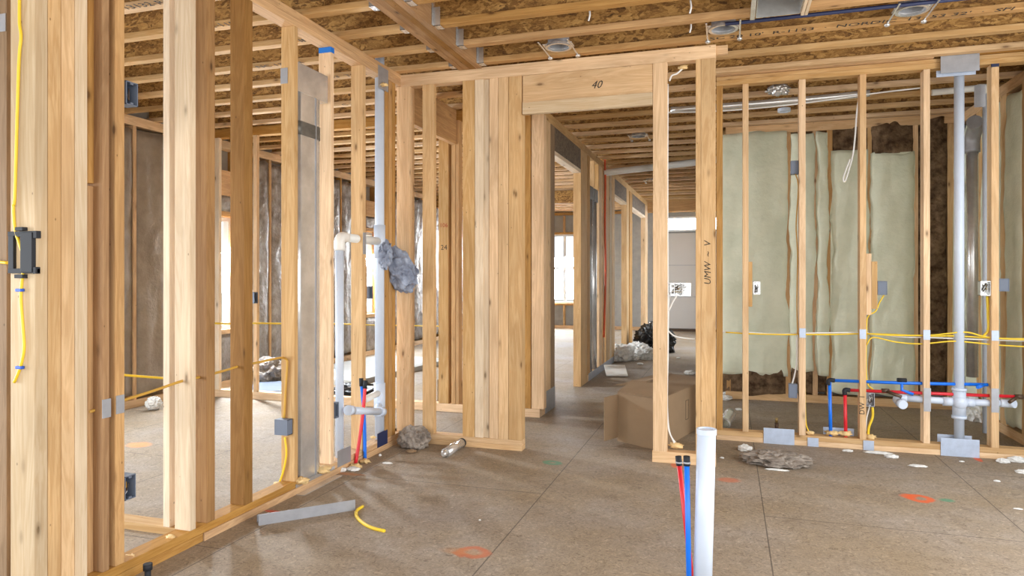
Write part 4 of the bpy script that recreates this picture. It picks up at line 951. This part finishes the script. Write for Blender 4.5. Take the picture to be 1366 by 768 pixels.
# silver canister
a, b = P_Z(594, 604, .03), P_Z(615, 591, .03); e = empty('metal_canister', (a+b)/2, 'small silver cylinder with dark end lying at the middle partition foot', 'canister')
MB().tube([a, b], .033, 20, 0).build('body', GALV, e); d_ = (b-a).normalized(); MB().tube([a-d_*.045, a], [.012, .032], 20, 0).build('nose', GALV, e); MB().tube([b, b+d_*.02], .0335, 20, 0).build('dark_end', BLACK, e)
MB().ring((0,0,0), .03, .036, .01).bm.free()
def junk(name, c, rad, mat, lab, cat, seed, amp=.45, freq=1.8, sub=4, group=None):
    o = crump(c, rad, seed, amp, freq, flat=.0015 if c[2] < .3 else None, sub=sub).build(name, mat); return tag(o, lab, cat, group)
p = P_Z(551, 597); junk('crumpled_wrap', (p.x, p.y+.02, .065), (.115, .09, .085), CLOTHG, 'grey crumpled bundle against the middle partition foot', 'bundle', 4, sub=5)
p = P_Z(1036, 618); junk('crumpled_wrap', (p.x, p.y, .03), (.20, .14, .045), CLOTHG, 'flat grey-brown crumpled rag on the floor before the right partition', 'rag', 7, sub=5, amp=.5, freq=2.2)
p = P_Z(549, 603); junk('floor_scrap', (p.x, p.y, .008), (.035, .03, .01), CARD, 'small tan flat scrap in front of the crumpled bundle', 'scrap', 5)
scr = [(1005, 587, .04, .03, .035), (994, 601, .05, .035, .03), (1148, 597, .09, .03, .03), (1172, 605, .09, .02, .012), (1189, 610, .045, .03, .015), (1224, 622, .055, .025, .008), (1338, 617, .04, .02, .02), (1357, 616, .06, .03, .025),
       (1364, 631, .04, .025, .015), (1330, 642, .018, .012, .006), (1358, 679, .022, .012, .004), (963, 611, .014, .012, .006), (1131, 602, .035, .015, .01), (1036, 627, .07, .018, .006), (517, 618, .035, .02, .005), (507, 608, .01, .01, .01),
       (452, 628, .05, .03, .02), (471, 627, .045, .03, .015), (1283, 616, .015, .01, .006), (640, 694, .006, .006, .004)]
pl = ['by the white floor pipe at the plate', 'in front of the right partition left end', 'under the low plate of the fourth stud', 'trailing right of the fourth stud foot', 'in front of the plate near the fourth stud', 'alone on the open floor before the fifth stud', 'below the sixth stud',
      'at the far right plate foot', 'cut by the right frame edge', 'tiny on the right floor', 'thin near the right edge of the floor', 'tiny beside the white floor pipe', 'between the third and fourth stud feet', 'under the grey-brown rag', 'flat near the red and blue left pipes', 'tiny near the left pipes', 'at the left flashing end', 'at the foot of the red left pipe', 'tiny right of the white stack foot', 'tiny speck in the middle of the floor']
for i, ((x, y, a, b, h), t) in enumerate(zip(scr, pl)):
    p = P_Z(x, y); junk('insulation_scrap', (p.x, p.y, h*.5), (a, b, h), SCRAP, 'white scrap %s' % t, 'scrap', i+11, sub=3, group='white scraps on the floor')
# spray foam lumps
fm = [(P_X(175, 743, XL-.04), .03, 'on the near left plate beside the first stud'), (P_X(228, 716, XL-.03), .022, 'on the near left plate before the rounded stud'), (P_Y(371, 646, y5-.02), .03, 'under the yellow cable left of the flat duct'), (P_X(431, 626, XL+.01), .05, 'at the foot of the flat silver duct'),
      (P_X(401, 641, XL+.01), .045, 'at the near foot of the flat silver duct'), (P_Z(474, 622, .012), .04, 'around the red left pipe'), (P_Z(487, 615, .012), .035, 'around the blue left pipe'), (P_Y(902, 594, YM+.04), .045, 'around the white cables on the right plate'),
      (P_Y(911, 90, YM+.03), .03, 'around the white cable in the top plate'), (P_Y(1080, 577, yp), .03, 'by the third right stud foot'), (P_Y(1110, 577, yp), .042, 'around the blue right pipe'), (P_Y(1127, 578, yp), .042, 'around the red right pipe'), (P_Y(1160, 582, yp), .04, 'around the cables at the fourth stud foot'),
      (P_X(498, 583, XL), .02, 'beside the navy plate at the left corner'), (P_X(512, 113, XL+.02), .03, 'under the top plate at the left drain stack')]
for i, (c, r, t) in enumerate(fm):
    o = MB().blob((c.x, c.y, max(c.z, .01)), (r, r*.7, r*.45), i+2, .6, 2.2, 3).build('foam_lump', FOAM); tag(o, 'tan spray foam lump %s' % t, 'foam', 'spray foam lumps')

# cardboard box in the opening
hb = .367
def top(px, py): return P_Z(px, py, hb)
Bc = P_Z(880, 601); A0 = P_Z(824, 588); C0 = top(946, 505.5); C0.z = 0; D0 = A0+C0-Bc
e = empty('cardboard_box', (A0+C0)/2, 'large brown cardboard box on the floor behind the single stud of the opening', 'box')
def panel(name, p, q, z0, z1, t=.006):
    d = q-p; m = MB(); m.obox(Vector(((p.x+q.x)/2, (p.y+q.y)/2, (z0+z1)/2)), (d.length, t, z1-z0), Matrix.Rotation(math.atan2(d.y, d.x), 3, 'Z')); return m.build(name, CARD, e)
panel('left_panel', A0, Bc, 0, hb); rp_ = panel('right_panel', Bc, C0, 0, hb); panel('back_panel', C0, D0, 0, hb); panel('back_panel', D0, A0, 0, hb)
m = MB(); t = bmesh.new(); vs_ = [t.verts.new(Vector((p.x, p.y, hb+z))) for z in (-.004, .004) for p in (A0, Bc, C0, D0)]
t.faces.new(vs_[:4]); t.faces.new(vs_[4:]); [t.faces.new((vs_[k], vs_[(k+1) % 4], vs_[4+(k+1) % 4], vs_[4+k])) for k in range(4)]; m._merge(t); m.build('top_panel', CARD, e)
f0 = top(806, 528); f0.z = 0; panel('flap', f0, A0, .03, hb-.01)
# loose top flaps
def quad(name, pts, th=.005):
    t = bmesh.new(); a = [t.verts.new(p) for p in pts]; b_ = [t.verts.new(p+Vector((0, 0, th))) for p in pts]; n = len(pts)
    t.faces.new(a); t.faces.new(b_); [t.faces.new((a[k], a[(k+1) % n], b_[(k+1) % n], b_[k])) for k in range(n)]
    m = MB(); m._merge(t); return m.build(name, CARD, e)
l1 = (Bc-A0).normalized(); l2 = (C0-Bc).normalized(); up = lambda z: Vector((0, 0, hb+z))
quad('flap', [A0+up(.006), A0+l1*.36+up(.006), A0+l1*.34+l2*.3+up(.05), A0-l1*.02+l2*.32+up(.055)])
quad('flap', [D0+up(.008), A0+l2*.4+up(.008), A0+l2*.38-l1*.22+up(-.02), D0-l1*.2+up(-.03)])
dl = Bc+l2*(xY(912, 5.3)-Bc.x)/max(l2.x, .1)
nrm2 = Vector((l2.y, -l2.x, 0)).normalized()
m = MB(); Rz = Matrix.Rotation(math.atan2(l2.y, l2.x), 3, 'Z'); cc = Bc+l2*((C0-Bc).length*.5)+nrm2*.0035
for (du, dz, w_, h_) in ((-.035, 0, .003, .15), (.035, 0, .003, .15), (0, .075, .07, .003), (0, -.075, .07, .003)): m.obox(cc+l2*du+Vector((0, 0, .2+dz)), (w_, .001, h_), Rz)
m.build('handhole_outline', INK, rp_)
# trash mound
p = P_Z(864, 470); c = Vector((p.x+.1, p.y+.1, .15)); junk('trash_bag', c, (.30, .28, .30), TRASH, 'black crumpled trash bag heap far down the hall', 'bag', 3, amp=.5, freq=2.0, sub=5)
for i, (x, y, r, lab) in enumerate(((850, 472, .17, 'white insulation heap in front of the black trash heap'), (862, 479, .16, 'white torn insulation spilling toward the hall floor'), (845, 481, .07, 'small white tuft left of the insulation heap'), (893, 470, .05, 'black bag tail right of the single stud'))):
    q = P_Z(x, y); junk('insulation_tuft', (q.x, q.y, r*.5), (r, r*.8, r*.6), SCRAP if i < 3 else TRASH, lab, 'insulation', i+40, amp=.6, freq=2.4, sub=4)
q = P_Z(828, 481); junk('plastic_bag', (q.x, q.y, .10), (.19, .17, .14), SCRAP, 'pale translucent plastic bag at the hall wall foot', 'bag', 51, sub=4)
q = P_Z(818, 502, .01); m = MB(); m.obox(Vector((q.x, q.y+.2, .06)), (.27, .34, .02), Matrix.Rotation(.25, 3, 'Z') @ Matrix.Rotation(.25, 3, 'X'), .008); tag(m.build('paper_packet', PAPER), 'white paper packet on the hall floor by the partition', 'paper')
for i, (x, y, r, t) in enumerate(((854, 486, .04, 'round white scrap before the insulation heap'), (920, 499, .07, 'white scrap far right on the hall floor'), (893, 505, .06, 'white scrap on the hall floor just right of the single stud'), (847, 509, .02, 'tiny yellow-white scrap on the hall floor'), (905, 478, .03, 'small scrap far down the hall floor'),
                                  (967, 533, .07, 'white tuft behind the bundle in the next room'), (971, 527, .05, 'upper white tuft behind the bundle in the next room'), (985, 547, .03, 'small white bit beside the silver elbow'))):
    q = P_Z(x, y); junk('insulation_scrap', (q.x, q.y, r*.3), (r, r*.7, r*.4), SCRAP, t, 'scrap', 60+i, sub=3, group='white scraps farther back')
# silver flex duct end in room behind right
a, b = P_Z(965, 567, .05), P_Z(974, 552, .05); m = MB(); m.tube([a, a+(b-a)*.5, b], .05, 20, 3, caps=False); o = m.build('duct_piece', GALV); tag(o, 'short silver flexible duct piece on the floor behind the bundle', 'duct')
so = o.modifiers.new('s', 'SOLIDIFY'); so.thickness = .003
# small valve and clutter behind the right partition
q = P_Z(1036, 575); e = empty('valve', q, 'small brass and black valve on the floor left of the third right stud', 'valve'); MB().tube([q, q+Vector((0, 0, .07))], .016, 12, 0).build('valve_body', COPP, e); MB().tube([q+Vector((0, 0, .07)), q+Vector((0, 0, .11))], .011, 12, 0).build('valve_stem', BRASS, e)
q = P_Z(1155, 536); junk('insulation_scrap', (q.x, q.y, .03), (.30, .05, .03), SCRAP, 'long white scrap at the insulated wall foot', 'scrap', 71)
q = P_Z(1306, 560); junk('plastic_bag', (q.x, q.y, .08), (.13, .14, .13), SCRAP, 'crumpled clear plastic heap at the right exterior wall foot', 'bag', 72, sub=5)
# sheet goods in the left room
q = P_Z(480, 500); m = MB(); m.obox(Vector((-4.55, 8.1, .031)), (1.2, 2.3, .06), Matrix.Rotation(-.1, 3, 'Z')); tag(m.build('sheet_stack', SHEATH), 'grey stack of sheets on the far left room floor', 'sheets')
m = MB(); m.box(-2.75, -1.78, YD+.35, YD+.85, .0, .24, .01); tag(m.build('cardboard_box', CARD), 'low wide cardboard box behind the cross partition', 'box')
m = MB(); m.obox(Vector((-4.85, 6.45, .02)), (.5, .7, .04), Matrix.Rotation(.3, 3, 'Z')); tag(m.build('sheet_stack', BOXG), 'small blue-grey sheet on the left room floor by the exterior wall', 'sheets')
q = P_Z(478, 529); junk('trash_bag', (q.x, q.y, .05), (.28, .18, .09), TRASH, 'low black bag on the floor behind the left drain stack', 'bag', 91, sub=4)
for i, (px, py, r) in enumerate(((357, 466, .15), (205, 527, .06))):
    q = P_X(px, py, XE+.25); junk('insulation_roll', (q.x, q.y, r), (r, r*1.2, r), (FOIL, SCRAP)[i], ('rounded grey film bundle low at the left exterior wall', 'small white insulation bit at the foot of the brown batt')[i], 'insulation', 80+i)

# ================================================================== CAMERA, LIGHT, WORLD
cam = bpy.data.cameras.new('camera'); co = bpy.data.objects.new('camera', cam); COL.objects.link(co)
co.location = (0, 0, CH); co.rotation_euler = (math.pi/2, 0, TH); cam.sensor_width = 36; cam.lens = F/1366*36
cam.shift_y = -(384-HY)/1366; cam.clip_start = .05; cam.clip_end = 200; SC.camera = co

w = bpy.data.worlds.new('world'); SC.world = w; w.use_nodes = True
bgn = w.node_tree.nodes['Background']; bgn.inputs[0].default_value = (.84, .92, 1.0, 1); bgn.inputs[1].default_value = 1.3
def area(name, loc, rot, sx, sy, power, col=(1, 1, 1)):
    l = bpy.data.lights.new(name, 'AREA'); l.shape = 'RECTANGLE'; l.size = sx; l.size_y = sy; l.energy = power; l.color = col
    o = bpy.data.objects.new(name, l); o.location = loc; o.rotation_euler = rot; COL.objects.link(o); return o
H = math.pi/2
for i, (a, b_, z0, z1) in enumerate(win_left):
    area('daylight_left', (XEo-.12, (a+b_)/2, (z0+z1)/2), (0, -H+.55, 0), z1-z0, max(b_-a, .3), [330, 560, 450][i], (.86, .93, 1))
area('daylight_left_door', (XEo-.3, .7, 1.15), (0, -H+.6, 0), 2.2, 3.0, 240, (.90, .95, 1))
area('daylight_back', ((wb1[0]+wb1[1])/2, YBo+.12, 1.4), (-H+.45, 0, 0), wb1[1]-wb1[0], 1.6, 420, (.88, .94, 1))
area('daylight_transom', (-.8, YBo+.12, 2.44), (-H, 0, 0), 1.4, .34, 60, (.9, .95, 1))
area('fill_hall_side', (.25, 12.9, 1.4), (0, H-.5, 0), 2.0, 3.4, 75, (.9, .95, 1))  # added lamp outside the unseen opening, brightens the hall and its end door
area('fill_rear', (-.3, -1.1, 1.7), (H*.98, 0, 0), 5.5, 2.2, 85, (1.0, .97, .94))  # added fill lamp behind the camera for soft frontal light
area('fill_side', (XR+.5, 2.4, 1.5), (0, H, 0), 2.2, 3.4, 120, (1.0, .97, .94))  # added fill lamp, shines in where the right side is left open out of view

vs = SC.view_settings; vs.view_transform = 'Standard'; vs.look = 'None'; vs.gamma = 1; vs.use_curve_mapping = False; vs.exposure = .22
SC.cycles.max_bounces = 8; SC.cycles.diffuse_bounces = 5; SC.cycles.use_denoising = True
